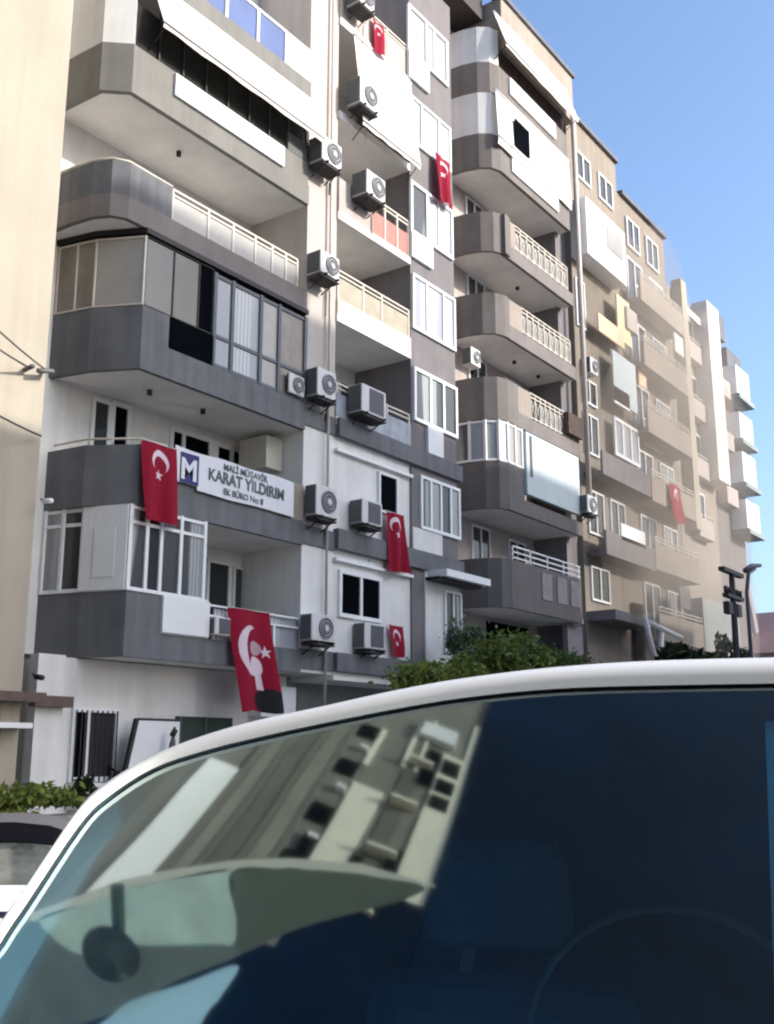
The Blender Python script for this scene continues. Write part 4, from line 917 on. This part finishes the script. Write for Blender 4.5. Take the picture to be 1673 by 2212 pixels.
# windscreen glass
gm = bpy.data.materials.new('tinted_windscreen'); gm.use_nodes = True; MATS['gw'] = gm
n = gm.node_tree.nodes; l = gm.node_tree.links; n.remove(n['Principled BSDF'])
tr = n.new('ShaderNodeBsdfTransparent'); tr.inputs[0].default_value = (0.34, 0.64, 0.80, 1)
gl = n.new('ShaderNodeBsdfGlossy'); gl.inputs['Roughness'].default_value = 0.03; gl.inputs[0].default_value = (0.80, 0.92, 0.88, 1)
gt = n.new('ShaderNodeTexCoord'); gz = n.new('ShaderNodeTexNoise'); gz.inputs['Scale'].default_value = 5.0; gz.inputs['Detail'].default_value = 1; l.new(gt.outputs['Object'], gz.inputs['Vector'])
gb = n.new('ShaderNodeBump'); gb.inputs['Strength'].default_value = 0.07; gb.inputs['Distance'].default_value = 0.006; l.new(gz.outputs['Fac'], gb.inputs['Height']); l.new(gb.outputs[0], gl.inputs['Normal'])
fr = n.new('ShaderNodeFresnel'); fr.inputs[0].default_value = 1.52
ad = n.new('ShaderNodeMath'); ad.operation = 'ADD'; ad.inputs[1].default_value = 0.36; l.new(fr.outputs[0], ad.inputs[0])
mx = n.new('ShaderNodeMixShader'); l.new(ad.outputs[0], mx.inputs[0]); l.new(tr.outputs[0], mx.inputs[1]); l.new(gl.outputs[0], mx.inputs[2])
l.new(mx.outputs[0], n['Material Output'].inputs[0])
g = MB(); pts = [tuple(wp_(s, t, 0.0, -0.004)) for s, t in IN2]
g.add(pts, [tuple(range(len(pts)))])
g.build('windscreen', gm, van)
rb = MB(); rb.tube([tuple(wp_(s, t, 0.004, 0.002)) for s, t in IN2], 0.0018, 6); rb.build('window_seal', BLACKM, van)
# front: scuttle, bonnet, sides, bumper, wheels, lamps
def vp(f, s, z): p = P0 + E1 * (CS + s) + BK * f; return (p.x, p.y, z)
zc = P0.z + E2.z * -0.95; fc = E2.dot(BK) * -0.95
b = MB()
loft(b, [[vp(fc + 0.02, s * 0.90, zc - 0.01) for s in (-1, -.5, 0, .5, 1)], [vp(fc - 0.25, s * 0.88, zc - 0.12) for s in (-1, -.5, 0, .5, 1)],
         [vp(fc - 0.42, s * 0.84, zc - 0.28) for s in (-1, -.5, 0, .5, 1)], [vp(fc - 0.46, s * 0.82, 0.0) for s in (-1, -.5, 0, .5, 1)]])
b.build('bonnet', WPAINT, van)
for sgn in (-1, 1):
    b = MB()
    for (f0, z0), (f1, z1) in (((fc + 0.02, zc), (fc + 0.6, zc)), ((fc + 0.6, zc), (3.0, zc))):
        b.quad(vp(f0, sgn * 0.90, 0.0), vp(f1, sgn * 0.90, 0.0), vp(f1, sgn * 0.90, z1), vp(f0, sgn * 0.90, z0))
    b.quad(vp(fc - 0.46, sgn * 0.82, 0.0), vp(fc + 0.02, sgn * 0.90, 0.0), vp(fc + 0.02, sgn * 0.90, zc - 0.01), vp(fc - 0.25, sgn * 0.88, zc - 0.12))
    b.build('side_panel', WPAINT, van, solid=0.02)
    h1 = MB(); h1.tube([vp(fc - 0.44, sgn * 0.6, zc - 0.36), vp(fc - 0.50, sgn * 0.6, zc - 0.36)], 0.11, 14); h1.build('headlight', FROST, van)
    for f in (fc + 0.25, 2.3):
        wv = MB(); wv.tube([vp(f, sgn * 0.72, 0.02), vp(f, sgn * 0.94, 0.02)], 0.32, 20); wv.build('wheel', BLACKM, van)
# dark interior
IN_D = mat('dark_interior', (0.008, 0.035, 0.070), 0.9, 0.3, 3); SEAT = mat('navy_seat', (0.30, 0.52, 0.66), 0.9, 0.3, 5); DASH = mat('dash_plastic', (0.05, 0.075, 0.08), 0.8, 0.2, 4)
b = MB(); ins_ = [[tuple(wp_(CS + (s - CS) * k, t - q, d)) for s, t in OUTS] for d, k, q in ((0.06, 0.94, 0.04), (0.5, 0.87, 0.09), (1.0, 0.84, 0.11), (2.4, 0.82, 0.18))]
loft(b, ins_)
b.build('lining', IN_D, van)
MB().add([vp(2.4, s, z) for s, z in ((-0.85, 0.0), (0.85, 0.0), (0.85, 1.75), (-0.85, 1.75))], [(0, 1, 2, 3)]).build('bulkhead', IN_D, van)
b = MB(); b.add([vp(fc + 0.03, -0.85, zc), vp(fc + 0.03, 0.85, zc), vp(fc + 0.55, 0.85, zc + 0.02), vp(fc + 0.55, -0.85, zc + 0.02), vp(fc + 0.6, -0.85, 0.4), vp(fc + 0.6, 0.85, 0.4)], [(0, 1, 2, 3), (3, 2, 5, 4)]); b.build('dashboard', DASH, van)
for s in (-0.38, 0.38):
    b = MB()
    b.add([vp(0.55 + f, s + x, z) for z, f, x in ((0.5, 0, -.24), (0.5, 0, .24), (1.25, 0.12, .22), (1.25, 0.12, -.22), (0.5, 0.14, -.24), (0.5, 0.14, .24), (1.25, 0.24, .22), (1.25, 0.24, -.22))],
          [(0, 1, 2, 3), (4, 7, 6, 5), (0, 3, 7, 4), (1, 5, 6, 2), (3, 2, 6, 7)])
    st_ = b.build('seat', SEAT, van, bevel=0.05)
    b = MB(); b.add([vp(0.68 + f, s + x, z) for z, f, x in ((1.29, 0, -.13), (1.29, 0, .13), (1.47, 0.02, .11), (1.47, 0.02, -.11), (1.29, 0.1, -.13), (1.29, 0.1, .13), (1.47, 0.1, .11), (1.47, 0.1, -.11))],
          [(0, 1, 2, 3), (4, 7, 6, 5), (0, 3, 7, 4), (1, 5, 6, 2), (3, 2, 6, 7), (0, 4, 5, 1)])
    b.build('headrest', SEAT, st_, bevel=0.04)

cc = Vector(vp(0.24, -0.11, 1.275)); ww = Vector((-BK.x * 0.8, -BK.y * 0.8, 0.6)).normalized(); uu = E1.normalized(); vv = ww.cross(uu)
sw = MB(); sw.tube([cc + uu * 0.17 * math.cos(a * math.pi / 16) + vv * 0.17 * math.sin(a * math.pi / 16) for a in range(33)], 0.0055, 8)
sw.build('steering_wheel', mat('grey_rim', (0.16, 0.19, 0.21), 0.4, 0.1, 4), van)
MB().tube([cc, cc - ww * 0.3], 0.035, 10).build('steering_column', DASH, van)
b = MB(); b.add([tuple(wp_(CS - 0.008, 0.05, 0.03)), tuple(wp_(CS + 0.006, 0.05, 0.03)), tuple(wp_(CS - 0.016, -0.24, 0.03)), tuple(wp_(CS - 0.034, -0.24, 0.03))], [(0, 1, 2, 3)])
b.build('toll_strip', mat('pale_strip', (0.30, 0.45, 0.55), 0.6, 0.1, 3), van, solid=0.002)
